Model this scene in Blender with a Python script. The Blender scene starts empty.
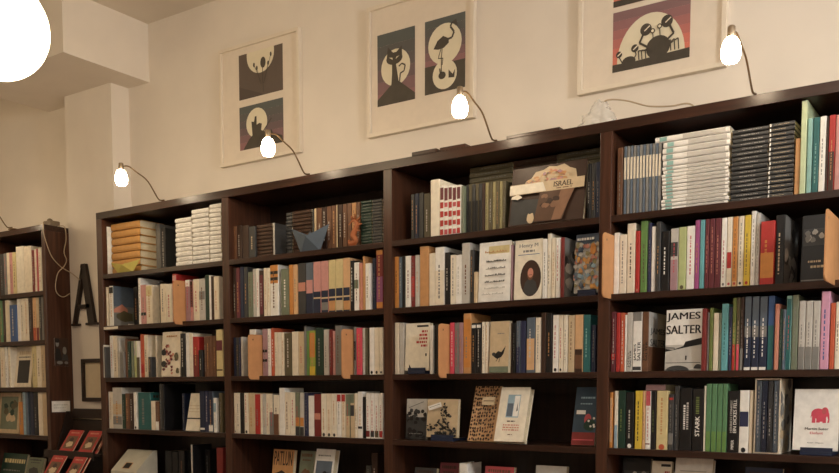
import bpy, math, random
from mathutils import Matrix, Vector
D = bpy.data
SC = bpy.context.scene
COL = SC.collection
R = math.radians

# ------------------------------------------------------------------ camera
FOC, PPY = 882.906, 458.562          # focal length and principal row in pixels of an 839x473 frame
YAW, PIT = 0.595216, -0.078021
CAM = Vector((3.89325, -2.83845, 1.5))
cam = D.cameras.new('camera')
cam.sensor_width = 36.0
cam.sensor_fit = 'HORIZONTAL'
cam.lens = FOC / 839 * 36.0
cam.shift_y = (PPY - 236.5) / 839
cam.clip_start = 0.05
co = D.objects.new('camera', cam)
COL.objects.link(co)
co.location = CAM
co.rotation_euler = (R(90) + PIT, 0, YAW)
SC.camera = co

# ------------------------------------------------------------------ light and exposure
SC.view_settings.view_transform = 'Standard'
SC.view_settings.look = 'None'
SC.view_settings.gamma = 1.0
SC.view_settings.use_curve_mapping = False
SC.view_settings.exposure = 0.55
wd = D.worlds.new('world')
SC.world = wd
wd.use_nodes = True
wd.node_tree.nodes['Background'].inputs[0].default_value = (0.9, 0.75, 0.6, 1)
wd.node_tree.nodes['Background'].inputs[1].default_value = 0.05
GLOBE_COLOR, GLOBE_POWER = (1.0, 0.80, 0.52), 9.0
BULB_COLOR, BULB_POWER = (1.0, 0.79, 0.54), 34.0
FILL_GLOBES = [(3.2, -1.9, 2.75, 7.0, (1.0, 0.92, 0.80)), (5.5, -1.2, 2.6, 72.0, (0.98, 1.0, 1.0)), (4.4, -3.9, 2.6, 24.0, (1.0, 0.94, 0.84)), (-1.5, -1.7, 2.6, 9.0, (1.0, 0.78, 0.46))]  # unseen globe lamps added as fill light outside the view


def at(px, py, Y):
    """point of the plane Y=const seen at a pixel of the photograph"""
    fw = Vector((-math.sin(YAW) * math.cos(PIT), math.cos(YAW) * math.cos(PIT), math.sin(PIT)))
    r = Vector((math.cos(YAW), math.sin(YAW), 0))
    u = r.cross(fw)
    d = fw + r * ((px - 419.5) / FOC) - u * ((py - PPY) / FOC)
    return CAM + d * ((Y - CAM.y) / d.y)


def at_x(px, py, X):
    fw = Vector((-math.sin(YAW) * math.cos(PIT), math.cos(YAW) * math.cos(PIT), math.sin(PIT)))
    r = Vector((math.cos(YAW), math.sin(YAW), 0))
    u = r.cross(fw)
    d = fw + r * ((px - 419.5) / FOC) - u * ((py - PPY) / FOC)
    return CAM + d * ((X - CAM.x) / d.x)


def row_of(P):
    """pixel row of a point"""
    fw = Vector((-math.sin(YAW) * math.cos(PIT), math.cos(YAW) * math.cos(PIT), math.sin(PIT)))
    r = Vector((math.cos(YAW), math.sin(YAW), 0))
    u = r.cross(fw)
    d = Vector(P) - CAM
    return PPY - FOC * d.dot(u) / d.dot(fw)


# ------------------------------------------------------------------ materials
def lin(c):
    return tuple(((v / 255) / 12.92 if v / 255 <= 0.04045 else ((v / 255 + 0.055) / 1.055) ** 2.4) for v in c)


MATS = {}


def nodes_of(m):
    m.use_nodes = True
    nt = m.node_tree
    return nt, nt.nodes['Principled BSDF']


def mix_noise(nt, bs, c1, c2, scale, detail=4.0, stretch=None, coord='Object', lo=0.35, hi=0.65):
    tc = nt.nodes.new('ShaderNodeTexCoord')
    mp = nt.nodes.new('ShaderNodeMapping')
    if stretch:
        mp.inputs['Scale'].default_value = stretch
    no = nt.nodes.new('ShaderNodeTexNoise')
    no.inputs['Scale'].default_value = scale
    no.inputs['Detail'].default_value = detail
    rp = nt.nodes.new('ShaderNodeValToRGB')
    rp.color_ramp.elements[0].position = lo
    rp.color_ramp.elements[1].position = hi
    rp.color_ramp.elements[0].color = (*c1, 1)
    rp.color_ramp.elements[1].color = (*c2, 1)
    nt.links.new(tc.outputs[coord], mp.inputs[0])
    nt.links.new(mp.outputs[0], no.inputs['Vector'])
    nt.links.new(no.outputs['Fac'], rp.inputs[0])
    nt.links.new(rp.outputs[0], bs.inputs['Base Color'])
    return no, rp


def bump(nt, bs, src, strength, dist=0.002):
    b = nt.nodes.new('ShaderNodeBump')
    b.inputs['Strength'].default_value = strength
    b.inputs['Distance'].default_value = dist
    nt.links.new(src, b.inputs['Height'])
    nt.links.new(b.outputs[0], bs.inputs['Normal'])


def mat(name, rgb, rough=0.5, var=0.06, scale=30.0, metal=0.0, spec=0.4, bumpy=0.0, stretch=None, coat=0.0):
    if name in MATS:
        return MATS[name]
    m = D.materials.new(name)
    nt, bs = nodes_of(m)
    c = lin(rgb)
    c1 = tuple(max(0, v * (1 - var)) for v in c)
    c2 = tuple(min(1, v * (1 + var)) for v in c)
    no, rp = mix_noise(nt, bs, c1, c2, scale, 3.0, stretch)
    bs.inputs['Roughness'].default_value = rough
    bs.inputs['Metallic'].default_value = metal
    bs.inputs['Specular IOR Level'].default_value = spec
    bs.inputs['Coat Weight'].default_value = coat
    bs.inputs['Coat Roughness'].default_value = 0.25
    if bumpy:
        bump(nt, bs, no.outputs['Fac'], bumpy)
    MATS[name] = m
    return m


def glow(name, color, power):
    m = D.materials.new(name)
    nt, bs = nodes_of(m)
    bs.inputs['Base Color'].default_value = (0.9, 0.88, 0.82, 1)
    bs.inputs['Roughness'].default_value = 0.2
    bs.inputs['Emission Color'].default_value = (*color, 1)
    bs.inputs['Emission Strength'].default_value = power
    MATS[name] = m
    return m


def wood(name, dark, light, axis):
    m = D.materials.new(name)
    nt, bs = nodes_of(m)
    st = {'x': (1.2, 22, 22), 'z': (22, 22, 1.2), 'y': (22, 1.2, 22)}[axis]
    no, rp = mix_noise(nt, bs, lin(dark), lin(light), 3.0, 6.0, st, 'Object', 0.3, 0.75)
    bs.inputs['Roughness'].default_value = 0.30
    bs.inputs['Specular IOR Level'].default_value = 0.32
    bump(nt, bs, no.outputs['Fac'], 0.15, 0.001)
    MATS[name] = m
    return m


WOOD_X = wood('stained_wood_along', (42, 27, 20), (68, 42, 31), 'x')
WOOD_Z = wood('stained_wood_upright', (58, 37, 27), (90, 57, 42), 'z')
WOOD_BACK = wood('stained_wood_back', (38, 27, 21), (54, 38, 30), 'z')
PLASTER = mat('wall_plaster', (228, 218, 205), 0.85, 0.02, 6.0, bumpy=0.08)
CEIL = mat('ceiling_plaster', (220, 210, 196), 0.9, 0.02, 5.0, bumpy=0.08)

PAL = {
    'white': (240, 237, 230), 'cream': (232, 220, 198), 'ivory': (234, 225, 206), 'pale grey': (194, 190, 182),
    'grey': (128, 126, 122), 'dark grey': (62, 62, 62), 'black': (26, 25, 26), 'dark brown': (60, 40, 30),
    'brown': (110, 76, 54), 'tan': (196, 146, 96), 'beige': (204, 182, 148), 'orange': (202, 136, 70),
    'yellow': (216, 186, 70), 'pale yellow': (212, 196, 146), 'red': (178, 52, 48), 'dark red': (122, 44, 42),
    'maroon': (104, 46, 54), 'orange red': (194, 92, 62), 'salmon': (202, 138, 118), 'pink': (204, 148, 142),
    'hot pink': (214, 80, 100), 'rose': (190, 86, 92), 'mauve': (168, 134, 140), 'purple': (140, 80, 120),
    'magenta': (160, 80, 130), 'navy': (44, 48, 78), 'dark blue': (34, 42, 66), 'blue': (62, 92, 142),
    'blue grey': (92, 104, 118), 'pale blue': (150, 176, 190), 'turquoise': (104, 168, 174), 'teal': (44, 100, 100),
    'pale teal': (142, 184, 176), 'dark green': (30, 58, 46), 'green': (104, 140, 78), 'pale green': (182, 192, 136),
    'olive': (92, 84, 62), 'olive green': (114, 128, 70), 'mint': (196, 208, 168), 'lime': (152, 168, 74),
    'leaf green': (92, 134, 96), 'grey green': (116, 124, 104), 'peach': (216, 174, 130), 'lilac pink': (212, 156, 182), 'amber': (206, 152, 84), 'deep blue': (52, 72, 88), 'khaki': (150, 140, 100), 'dull tan': (138, 102, 78), 'umber': (92, 66, 50), 'lemon': (214, 200, 110), 'print ink': (74, 68, 60),
}


def pm(name):
    """printed cover stock of a palette colour"""
    g = {'black': 0.35, 'white': 0.42}.get(name, 0.42)
    return mat('cover_' + name.replace(' ', '_'), PAL[name], g, 0.07, 40.0, spec=0.42)


def pages_material():
    m = D.materials.new('page_block')
    nt, bs = nodes_of(m)
    tc = nt.nodes.new('ShaderNodeTexCoord')
    wv = nt.nodes.new('ShaderNodeTexWave')
    wv.bands_direction = 'X'
    wv.inputs['Scale'].default_value = 320
    wv.inputs['Distortion'].default_value = 1.0
    rp = nt.nodes.new('ShaderNodeValToRGB')
    rp.color_ramp.elements[0].color = (*lin((196, 180, 146)), 1)
    rp.color_ramp.elements[1].color = (*lin((228, 216, 188)), 1)
    nt.links.new(tc.outputs['Object'], wv.inputs['Vector'])
    nt.links.new(wv.outputs['Fac'], rp.inputs[0])
    nt.links.new(rp.outputs[0], bs.inputs['Base Color'])
    bs.inputs['Roughness'].default_value = 0.9
    return m


PAGES = pages_material()


# ------------------------------------------------------------------ mesh collector
GLYPHS = {}


def glyphs(text):
    if text not in GLYPHS:
        cu = D.curves.new('lettering', 'FONT')
        cu.body = text
        cu.resolution_u = 3
        ob = D.objects.new('lettering', cu)
        COL.objects.link(ob)
        bpy.context.view_layer.update()
        me = D.meshes.new_from_object(ob.evaluated_get(bpy.context.evaluated_depsgraph_get()))
        vs = [v.co.xy.copy() for v in me.vertices]
        fs = [tuple(p.vertices) for p in me.polygons]
        COL.objects.unlink(ob)
        D.objects.remove(ob)
        D.curves.remove(cu)
        D.meshes.remove(me)
        x0, x1 = min(v.x for v in vs), max(v.x for v in vs)
        y0, y1 = min(v.y for v in vs), max(v.y for v in vs)
        GLYPHS[text] = ([((v.x - x0) / (x1 - x0), (v.y - y0) / (y1 - y0)) for v in vs], fs)
    return GLYPHS[text]


class MB:
    def __init__(self):
        self.v, self.f, self.mi, self.mats, self.sm = [], [], [], [], []

    def m(self, mt):
        if mt not in self.mats:
            self.mats.append(mt)
        return self.mats.index(mt)

    def face(self, pts, mt, smooth=False):
        b = len(self.v)
        self.v += [tuple(p) for p in pts]
        self.f.append(tuple(range(b, b + len(pts))))
        self.mi.append(self.m(mt))
        self.sm.append(smooth)

    def raw(self, vs, fs, mt, smooth=False):
        b = len(self.v)
        self.v += [tuple(p) for p in vs]
        i = self.m(mt)
        for f in fs:
            self.f.append(tuple(b + k for k in f))
            self.mi.append(i)
            self.sm.append(smooth)

    def box(self, x0, x1, y0, y1, z0, z1, mt):
        vs = [(x, y, z) for z in (z0, z1) for y in (y0, y1) for x in (x0, x1)]
        self.raw(vs, [(0, 2, 3, 1), (4, 5, 7, 6), (0, 1, 5, 4), (2, 6, 7, 3), (0, 4, 6, 2), (1, 3, 7, 5)], mt)

    def prism(self, prof, a0, a1, mt, axis='z', smooth=False):
        """profile (ccw) extruded along an axis"""
        def P(p, a):
            return {'z': (p[0], p[1], a), 'x': (a, p[0], p[1]), 'y': (p[0], a, p[1])}[axis]
        n = len(prof)
        vs = [P(p, a0) for p in prof] + [P(p, a1) for p in prof]
        fs = [(i, (i + 1) % n, n + (i + 1) % n, n + i) for i in range(n)]
        self.raw(vs, fs, mt, smooth)
        self.raw(vs, [tuple(range(n))[::-1], tuple(range(n, 2 * n))], mt)

    def lathe(self, prof, c, mt, seg=20, axis=None):
        vs, fs = [], []
        for r, z in prof:
            for k in range(seg):
                a = 2 * math.pi * k / seg
                vs.append(Vector((r * math.cos(a), r * math.sin(a), z)))
        n = len(prof)
        for i in range(n - 1):
            for k in range(seg):
                k2 = (k + 1) % seg
                fs.append((i * seg + k, i * seg + k2, (i + 1) * seg + k2, (i + 1) * seg + k))
        fs.append(tuple(range(seg))[::-1])
        fs.append(tuple((n - 1) * seg + k for k in range(seg)))
        if axis is not None:
            q = Vector((0, 0, 1)).rotation_difference(Vector(axis)).to_matrix()
            vs = [q @ v for v in vs]
        self.raw([v + Vector(c) for v in vs], fs, mt, True)

    def tube(self, path, r, mt, seg=8):
        P = [Vector(p) for p in path]
        vs, fs = [], []
        ref = Vector((0.13, 0.31, 0.94)).normalized()
        for i, p in enumerate(P):
            t = (P[min(i + 1, len(P) - 1)] - P[max(i - 1, 0)]).normalized()
            a = t.cross(ref)
            if a.length < 1e-4:
                a = t.cross(Vector((1, 0, 0)))
            a.normalize()
            b = t.cross(a)
            for k in range(seg):
                th = 2 * math.pi * k / seg
                vs.append(p + a * (r * math.cos(th)) + b * (r * math.sin(th)))
        for i in range(len(P) - 1):
            for k in range(seg):
                k2 = (k + 1) % seg
                fs.append((i * seg + k, i * seg + k2, (i + 1) * seg + k2, (i + 1) * seg + k))
        fs.append(tuple(range(seg))[::-1])
        fs.append(tuple((len(P) - 1) * seg + k for k in range(seg)))
        self.raw(vs, fs, mt, True)

    def text(self, s, o, U, V, mt):
        """lettering filling the parallelogram o, o+U, o+V"""
        vs, fs = glyphs(s)
        o, U, V = Vector(o), Vector(U), Vector(V)
        for k in (-1, 1):                    # two passes a hair apart make the strokes bold
            self.raw([o + U * (a + 0.008 * k / max(1, len(s) / 6)) + V * b + U.cross(V).normalized() * (0.00002 * k) for a, b in vs], fs, mt)

    def build(self, name, parent=None, bevel=0.0):
        me = D.meshes.new(name)
        me.from_pydata(self.v, [], self.f)
        for mt in self.mats:
            me.materials.append(mt)
        me.polygons.foreach_set('material_index', self.mi)
        me.polygons.foreach_set('use_smooth', self.sm)
        me.update()
        o = D.objects.new(name, me)
        COL.objects.link(o)
        if parent:
            o.parent = parent
        if bevel:
            b = o.modifiers.new('soft_edges', 'BEVEL')
            b.width = bevel
            b.segments = 2
            b.limit_method = 'ANGLE'
        return o


def spline(pts, n=8):
    P = [Vector(p) for p in pts]
    P = [P[0] * 2 - P[1]] + P + [P[-1] * 2 - P[-2]]
    out = []
    for i in range(1, len(P) - 2):
        for k in range(n):
            t = k / n
            a, b, c, d = P[i - 1:i + 3]
            out.append(0.5 * (2 * b + (c - a) * t + (2 * a - 5 * b + 4 * c - d) * t * t + (3 * b - a - 3 * c + d) * t ** 3))
    out.append(P[-2])
    return out


def tag(o, label, cat, group=None):
    o['label'] = label
    o['category'] = cat
    if group:
        o['group'] = group
    return o


def thing(name, loc, label=None, cat=None, group=None):
    o = D.objects.new(name, None)
    o.empty_display_size = 0.05
    COL.objects.link(o)
    o.location = loc
    if label:
        tag(o, label, cat, group)
    return o


def struct(o):
    o['kind'] = 'structure'
    return o


# ------------------------------------------------------------------ the room
WALL_Y = 0.29
CEIL_Z = 3.385
FLOOR_MAT = wood('floor_boards', (92, 62, 40), (140, 98, 66), 'x')


def slab(name, x0, x1, y0, y1, z0, z1, mt, bevel=0):
    b = MB()
    b.box(x0, x1, y0, y1, z0, z1, mt)
    return struct(b.build(name, bevel=bevel))


slab('wall_back', -2.6, 7.2, WALL_Y, WALL_Y + 0.1, 0, CEIL_Z, PLASTER)
slab('wall_left', -2.7, -2.6, -5.6, WALL_Y + 0.1, 0, CEIL_Z, PLASTER)
slab('wall_right', 7.2, 7.3, -5.6, WALL_Y + 0.1, 0, CEIL_Z, PLASTER)
slab('wall_front', -2.7, 7.3, -5.7, -5.6, 0, CEIL_Z, PLASTER)
slab('ceiling', -2.7, 7.3, -5.7, WALL_Y + 0.1, CEIL_Z, CEIL_Z + 0.1, CEIL)
slab('floor', -2.7, 7.3, -5.7, WALL_Y + 0.1, -0.1, 0, FLOOR_MAT)
slab('ceiling_beam', -0.80, 0.078, -0.21, WALL_Y, 3.092, CEIL_Z, PLASTER)
slab('wall_column', -0.488, -0.09, 0.178, WALL_Y, 0, 3.092, PLASTER)
slab('baseboard_back', 3.65, 7.2, WALL_Y - 0.015, WALL_Y, 0, 0.09, WOOD_X)

# ------------------------------------------------------------------ bookcases
BAY = 0.9
TD = 0.042                                  # thickness of an upright
SH = [2.078, 1.819, 1.560, 1.302, 1.043, 0.784, 0.525, 0.266]
TOPZ = 2.387
BACK = 0.27


def bookcase():
    t = thing('bookcase', (0, 0, 0), 'long dark stained wooden bookcase of four bays along the pale wall', 'bookcase')
    for k in range(5):
        b = MB()
        b.box(k * BAY, k * BAY + TD, 0, BACK, 0.0, TOPZ - 0.034, WOOD_Z)
        b.build('side_panel' if k in (0, 4) else 'upright', t, 0.0015)
    b = MB()
    b.box(0, 4 * BAY + TD, 0, BACK + 0.015, TOPZ - 0.034, TOPZ, WOOD_X)
    b.build('top_board', t, 0.0015)
    b = MB()
    b.box(0, 4 * BAY + TD, BACK, BACK + 0.012, 0, TOPZ - 0.034, WOOD_BACK)
    b.build('back_panel', t)
    for k in range(4):
        for z in SH:
            b = MB()
            b.box(k * BAY + TD, (k + 1) * BAY, 0.0, BACK, z - 0.022, z, WOOD_X)
            b.build('shelf', t, 0.001)
    b = MB()
    b.box(TD, 4 * BAY, 0.03, 0.045, 0, 0.244, WOOD_X)
    b.build('plinth', t)


bookcase()
LX0, LX1, LY = -1.09, -0.488, 0.03
LSH = [2.035, 1.770, 1.512, 1.245, 0.98, 0.72, 0.46, 0.2]


def corner_bookcase():
    t = thing('bookcase', (LX1, LY, 0), 'narrow dark bookcase at far left beyond the pillar, photo and note on its side', 'bookcase')
    def put(name, x0, x1, y0, y1, z0, z1, mt, bev=0.0015):
        b = MB()
        b.box(x0 - LX1, x1 - LX1, y0 - LY, y1 - LY, z0, z1, mt)
        b.build(name, t, bev)
    put('side_panel', LX1 - 0.03, LX1, LY, WALL_Y - 0.003, 0, TOPZ - 0.03, WOOD_Z)
    put('side_panel', LX0, LX0 + 0.03, LY, WALL_Y - 0.003, 0, TOPZ - 0.03, WOOD_Z)
    put('top_board', LX0, LX1, LY, WALL_Y - 0.003, TOPZ - 0.03, TOPZ, WOOD_X)
    put('back_panel', LX0 + 0.03, LX1 - 0.03, WALL_Y - 0.015, WALL_Y - 0.004, 0, TOPZ - 0.03, WOOD_BACK, 0)
    for z in LSH:
        put('shelf', LX0 + 0.03, LX1 - 0.03, LY, WALL_Y - 0.015, z - 0.024, z, WOOD_X)


corner_bookcase()

# ------------------------------------------------------------------ printed pictures
class Canvas:
    """flat print laid on a board: u, v in 0..1; every shape lies a hair above the one before"""
    def __init__(self, mb, o, U, V, step=0.00012):
        self.mb, self.o, self.U, self.V = mb, Vector(o), Vector(U), Vector(V)
        self.n = self.U.cross(self.V).normalized()
        self.k, self.step = 1, step
        self.asp = self.U.length / self.V.length

    def P(self, u, v):
        return self.o + self.U * u + self.V * v + self.n * (self.step * self.k)

    def poly(self, pts, c):
        pts = [(min(1, max(0, a)), min(1, max(0, b))) for a, b in pts]
        self.mb.face([self.P(*p) for p in pts], pm(c) if isinstance(c, str) else c)
        self.k += 1

    def rect(self, u0, u1, v0, v1, c):
        self.poly([(u0, v0), (u1, v0), (u1, v1), (u0, v1)], c)

    def ell(self, u, v, ru, rv, c, a0=0, a1=360, n=24):
        self.poly([(u + ru * math.cos(R(a0 + (a1 - a0) * i / n)), v + rv * math.sin(R(a0 + (a1 - a0) * i / n))) for i in range(n)], c)

    def disc(self, u, v, r, c, **k):          # round on the real board, r in board heights
        self.ell(u, v, r / self.asp, r, c, **k)

    def blob(self, u, v, ru, rv, c, rnd, n=14, j=0.35):
        self.poly([(u + ru * (1 - j * rnd.random()) * math.cos(2 * math.pi * i / n), v + rv * (1 - j * rnd.random()) * math.sin(2 * math.pi * i / n)) for i in range(n)], c)

    def stroke(self, pts, wd, c):             # a line of even width (in board heights)
        for (a, b), (e, f) in zip(pts[:-1], pts[1:]):
            dx, dy = (e - a) * self.asp, f - b
            L = math.hypot(dx, dy) or 1
            nx, ny = -dy / L * wd / 2 / self.asp, dx / L * wd / 2
            self.mb.face([self.P(a - nx, b - ny), self.P(e - nx, f - ny), self.P(e + nx, f + ny), self.P(a + nx, b + ny)], pm(c))
        self.k += 1

    def words(self, u0, u1, v, hgt, c, rnd):  # a line too small to read
        u = u0
        while u < u1 - 0.01:
            w = min(rnd.uniform(0.04, 0.12), u1 - u)
            self.mb.face([self.P(u, v), self.P(u + w, v), self.P(u + w, v + hgt), self.P(u, v + hgt)], pm(c))
            u += w + 0.025
        self.k += 1

    def text(self, s, u0, u1, v0, v1, c):
        self.mb.text(s, self.P(u0, v0), self.U * (u1 - u0), self.V * (v1 - v0), pm(c))
        self.k += 1


def a_salter(a, r):
    a.rect(0, 1, 0, 1, 'pale grey')
    a.rect(0, 1, 0.42, 1, 'white')
    a.poly([(0, 0.36), (0.2, 0.34), (0.5, 0.40), (0.55, 0.47), (1, 0.53), (1, 0.42), (0.6, 0.38), (0, 0.31)], 'black')
    a.poly([(0, 0.40), (0.0, 0.36), (0.3, 0.35), (0.25, 0.38)], 'grey')
    a.ell(0.35, -0.01, 0.33, 0.09, 'dark grey', 0, 180)
    a.ell(0.92, 0.02, 0.12, 0.08, 'dark grey', 0, 180)
    a.rect(0.02, 0.98, 0.12, 0.13, 'dark grey')
    a.rect(0.56, 0.60, 0.17, 0.24, 'black')
    a.text('JAMES', 0.02, 0.93, 0.80, 0.95, 'black')
    a.text('SALTER', 0.02, 0.97, 0.60, 0.74, 'black')


def a_salterside(a, r):
    a.rect(0, 1, 0, 1, 'beige')
    a.rect(0, 1, 0, 0.42, 'brown')
    a.rect(0.0, 0.5, 0.42, 1, 'pale grey')
    a.text('JAMES', 0.1, 0.95, 0.61, 0.74, 'black')
    a.text('SALTER', 0.1, 0.97, 0.43, 0.55, 'black')


def a_elephant(a, r):
    a.rect(0, 1, 0, 1, 'white')
    c = 'hot pink'
    a.ell(0.55, 0.60, 0.155, 0.085, c)
    a.ell(0.70, 0.62, 0.085, 0.085, c)
    a.poly([(0.76, 0.66), (0.80, 0.60), (0.81, 0.50), (0.80, 0.455), (0.765, 0.45), (0.765, 0.47), (0.78, 0.50), (0.75, 0.57)], c)
    for u, l in ((0.42, 0.45), (0.52, 0.455), (0.66, 0.45), (0.585, 0.47)):
        a.poly([(u, 0.60), (u - 0.005, l), (u + 0.075, l), (u + 0.07, 0.60)], c)
    a.ell(0.685, 0.645, 0.05, 0.055, 'rose')
    a.poly([(0.40, 0.60), (0.385, 0.54), (0.395, 0.53), (0.415, 0.58)], c)
    a.text('Martin Suter', 0.27, 0.80, 0.335, 0.375, 'dark grey')
    a.text('Elefant', 0.39, 0.68, 0.265, 0.305, 'rose')
    a.text('Roman · Diogenes', 0.34, 0.70, 0.11, 0.135, 'grey')


def a_leopard(a, r):
    a.rect(0, 1, 0, 1, 'peach')
    for i in range(10):
        for j in range(15):
            u, v = (i + 0.3 + 0.5 * r.random()) / 10, (j + 0.3 + 0.5 * r.random()) / 15
            a.blob(u, v, 0.05, 0.032, 'dark brown' if r.random() < 0.75 else 'brown', r, 7, 0.5)
    a.rect(0.42, 0.90, 0.63, 0.78, 'beige')
    a.rect(0.47, 0.85, 0.70, 0.715, 'brown')


def a_drawing(a, r):
    a.rect(0, 1, 0, 1, 'ivory')
    a.rect(0.28, 0.72, 0.44, 0.86, 'pale blue')
    a.rect(0.30, 0.50, 0.46, 0.70, 'blue grey')
    a.rect(0.52, 0.70, 0.46, 0.84, 'white')
    a.poly([(0.62, 0.55), (0.68, 0.57), (0.64, 0.72)], 'grey')
    a.words(0.36, 0.64, 0.36, 0.022, 'dark brown', r)
    for v in (0.29, 0.245, 0.20):
        a.words(0.24, 0.80, v, 0.022, 'salmon', r)
    a.words(0.45, 0.6, 0.12, 0.015, 'brown', r)


def a_bluebook(a, r):
    a.rect(0, 1, 0, 1, 'deep blue')
    a.rect(0, 1, 0, 0.22, 'dark red')
    a.rect(0.1, 0.5, 0.53, 0.60, 'white')
    a.ell(0.62, 0.44, 0.15, 0.10, 'rose')
    a.blob(0.72, 0.34, 0.28, 0.14, 'dark green', r)
    for i in range(5):
        a.ell(0.6 + 0.38 * r.random(), 0.28 + 0.2 * r.random(), 0.05, 0.02, 'white')
    a.words(0.25, 0.85, 0.80, 0.03, 'pale blue', r)
    a.words(0.25, 0.75, 0.70, 0.02, 'pale blue', r)
    a.rect(0.05, 0.95, 0.08, 0.10, 'rose')


def a_foliagedark(a, r):
    a.rect(0, 1, 0, 1, 'pale grey')
    a.rect(0, 1, 0, 0.55, 'dark grey')
    for i in range(26):
        a.blob(r.random(), 0.42 + 0.3 * r.random(), 0.10, 0.06, 'black' if i % 2 else 'dark grey', r)
    for i in range(8):
        a.blob(r.random(), 0.3 * r.random(), 0.14, 0.07, 'black', r)
    a.stroke([(0.15, 0.78), (0.85, 0.93)], 0.02, 'grey')
    a.words(0.2, 0.8, 0.13, 0.02, 'grey', r)


def a_foliage(a, r):
    a.rect(0, 1, 0, 1, 'beige')
    pts = [(0.62, 0.85, 0.07), (0.55, 0.74, 0.09), (0.66, 0.66, 0.1), (0.5, 0.60, 0.08), (0.7, 0.52, 0.1), (0.56, 0.46, 0.1), (0.42, 0.4, 0.1),
           (0.66, 0.36, 0.09), (0.5, 0.28, 0.12), (0.7, 0.22, 0.12), (0.88, 0.2, 0.12), (0.3, 0.26, 0.1), (0.15, 0.22, 0.1), (0.08, 0.3, 0.08), (0.9, 0.1, 0.14), (0.6, 0.1, 0.16), (0.4, 0.12, 0.12)]
    for u, v, s in pts:
        for q in range(5):
            a.blob(u + 0.16 * (r.random() - 0.5), v + 0.13 * (r.random() - 0.5), s * 0.6, s * 0.4, 'dark grey' if q % 2 else 'black', r, 10, 0.65)
    a.stroke([(0.6, 0.1), (0.55, 0.5), (0.62, 0.86)], 0.012, 'dark grey')
    a.poly([(0.05, 0.80), (0.48, 0.92), (0.52, 0.80), (0.10, 0.69)], 'white')
    a.stroke([(0.12, 0.77), (0.46, 0.865)], 0.012, 'grey')


def a_israel(a, r):
    a.rect(0, 1, 0, 1, 'dark brown')
    a.poly([(0.02, 0.02), (0.5, 0.02), (0.46, 0.42), (0.02, 0.46)], 'dark grey')
    a.poly([(0.14, 0.62), (0.20, 0.76), (0.27, 0.80), (0.32, 0.90), (0.43, 0.92), (0.50, 0.97), (0.60, 0.95), (0.70, 0.975), (0.78, 0.90), (0.86, 0.86), (0.90, 0.62)], 'beige')
    for i in range(60):
        t = r.random()
        a.blob(0.22 + 0.60 * t, 0.70 + 0.22 * r.random() * (1 - 1.4 * abs(t - 0.52)), 0.045, 0.035, ('peach', 'salmon', 'beige', 'tan', 'beige', 'mauve')[i % 6], r, 9, 0.6)
    a.poly([(0.36, 0.02), (0.74, 0.02), (0.86, 0.54), (0.42, 0.52)], 'umber')
    a.poly([(0.60, 0.02), (0.72, 0.02), (0.88, 0.54), (0.70, 0.54)], 'dull tan')
    for i in range(14):
        a.blob(0.44 + 0.22 * r.random(), 0.25 + 0.24 * r.random(), 0.06, 0.05, ('dark brown', 'umber', 'dull tan')[i % 3], r)
    a.blob(0.32, 0.09, 0.06, 0.11, 'beige', r)
    a.blob(0.10, 0.48, 0.09, 0.05, 'ivory', r)
    a.rect(0, 1, 0.52, 0.70, 'beige')
    a.poly([(0, 0.53), (0.50, 0.53), (0.45, 0.69), (0, 0.69)], 'ivory')
    a.text('ISRAEL', 0.60, 0.85, 0.58, 0.67, 'dark brown')
    a.words(0.64, 0.84, 0.545, 0.014, 'brown', r)


def a_script(a, r):
    a.rect(0, 1, 0, 1, 'white')
    a.rect(0.3, 0.95, 0.80, 0.93, 'pale yellow')
    for v, c in ((0.82, 'tan'), (0.66, 'dark grey'), (0.54, 'grey'), (0.42, 'dark grey'), (0.31, 'dark grey'), (0.20, 'pale grey'), (0.10, 'pale grey')):
        u = 0.16 + 0.1 * r.random()
        while u < 0.86:
            w = 0.015 + 0.035 * r.random()
            h = 0.012 + 0.03 * r.random()
            a.ell(u + w / 2, v + h / 2, w / 2, h / 2, c, n=8)
            u += w * 1.05
        pass


def a_oval(a, r):
    a.rect(0, 1, 0, 1, 'ivory')
    a.text('Henry M', 0.16, 0.84, 0.855, 0.935, 'grey')
    a.words(0.30, 0.72, 0.79, 0.035, 'grey', r)
    a.rect(0.12, 0.90, 0.745, 0.755, 'blue')
    a.ell(0.60, 0.35, 0.38, 0.305, 'dark brown')
    a.poly([(0.34, 0.14), (0.40, 0.28), (0.52, 0.34), (0.66, 0.34), (0.80, 0.28), (0.86, 0.14), (0.74, 0.07), (0.48, 0.07)], 'dark grey')
    a.ell(0.59, 0.42, 0.115, 0.105, 'brown')
    a.ell(0.595, 0.44, 0.10, 0.08, 'salmon')
    a.rect(0.53, 0.66, 0.40, 0.41, 'brown')


def a_painting(a, r):
    a.rect(0, 1, 0, 1, 'pale grey')
    a.rect(0, 1, 0.82, 1, 'blue grey')
    cs = ['amber', 'pale grey', 'pale blue', 'beige', 'grey', 'khaki', 'tan', 'salmon', 'blue grey', 'pale grey']
    for i in range(110):
        a.blob(r.random(), 0.05 + 0.78 * r.random(), 0.11, 0.06, cs[i % 10], r, 9, 0.6)
    a.ell(0.75, 0.72, 0.12, 0.10, 'orange')
    a.words(0.1, 0.8, 0.88, 0.04, 'white', r)


def a_redtext(a, r):
    a.rect(0, 1, 0, 1, 'ivory')
    a.rect(0.47, 0.95, 0.915, 0.955, 'black')
    for v, u in ((0.80, 0.68), (0.725, 0.58), (0.65, 0.58), (0.575, 0.46), (0.50, 0.66)):
        a.words(u, 0.92, v, 0.045, 'red', r)
    a.ell(0.88, 0.33, 0.03, 0.035, 'black')
    a.poly([(0.18, 0.05), (0.27, 0.05), (0.20, 0.12), (0.17, 0.13)], 'black')


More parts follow.
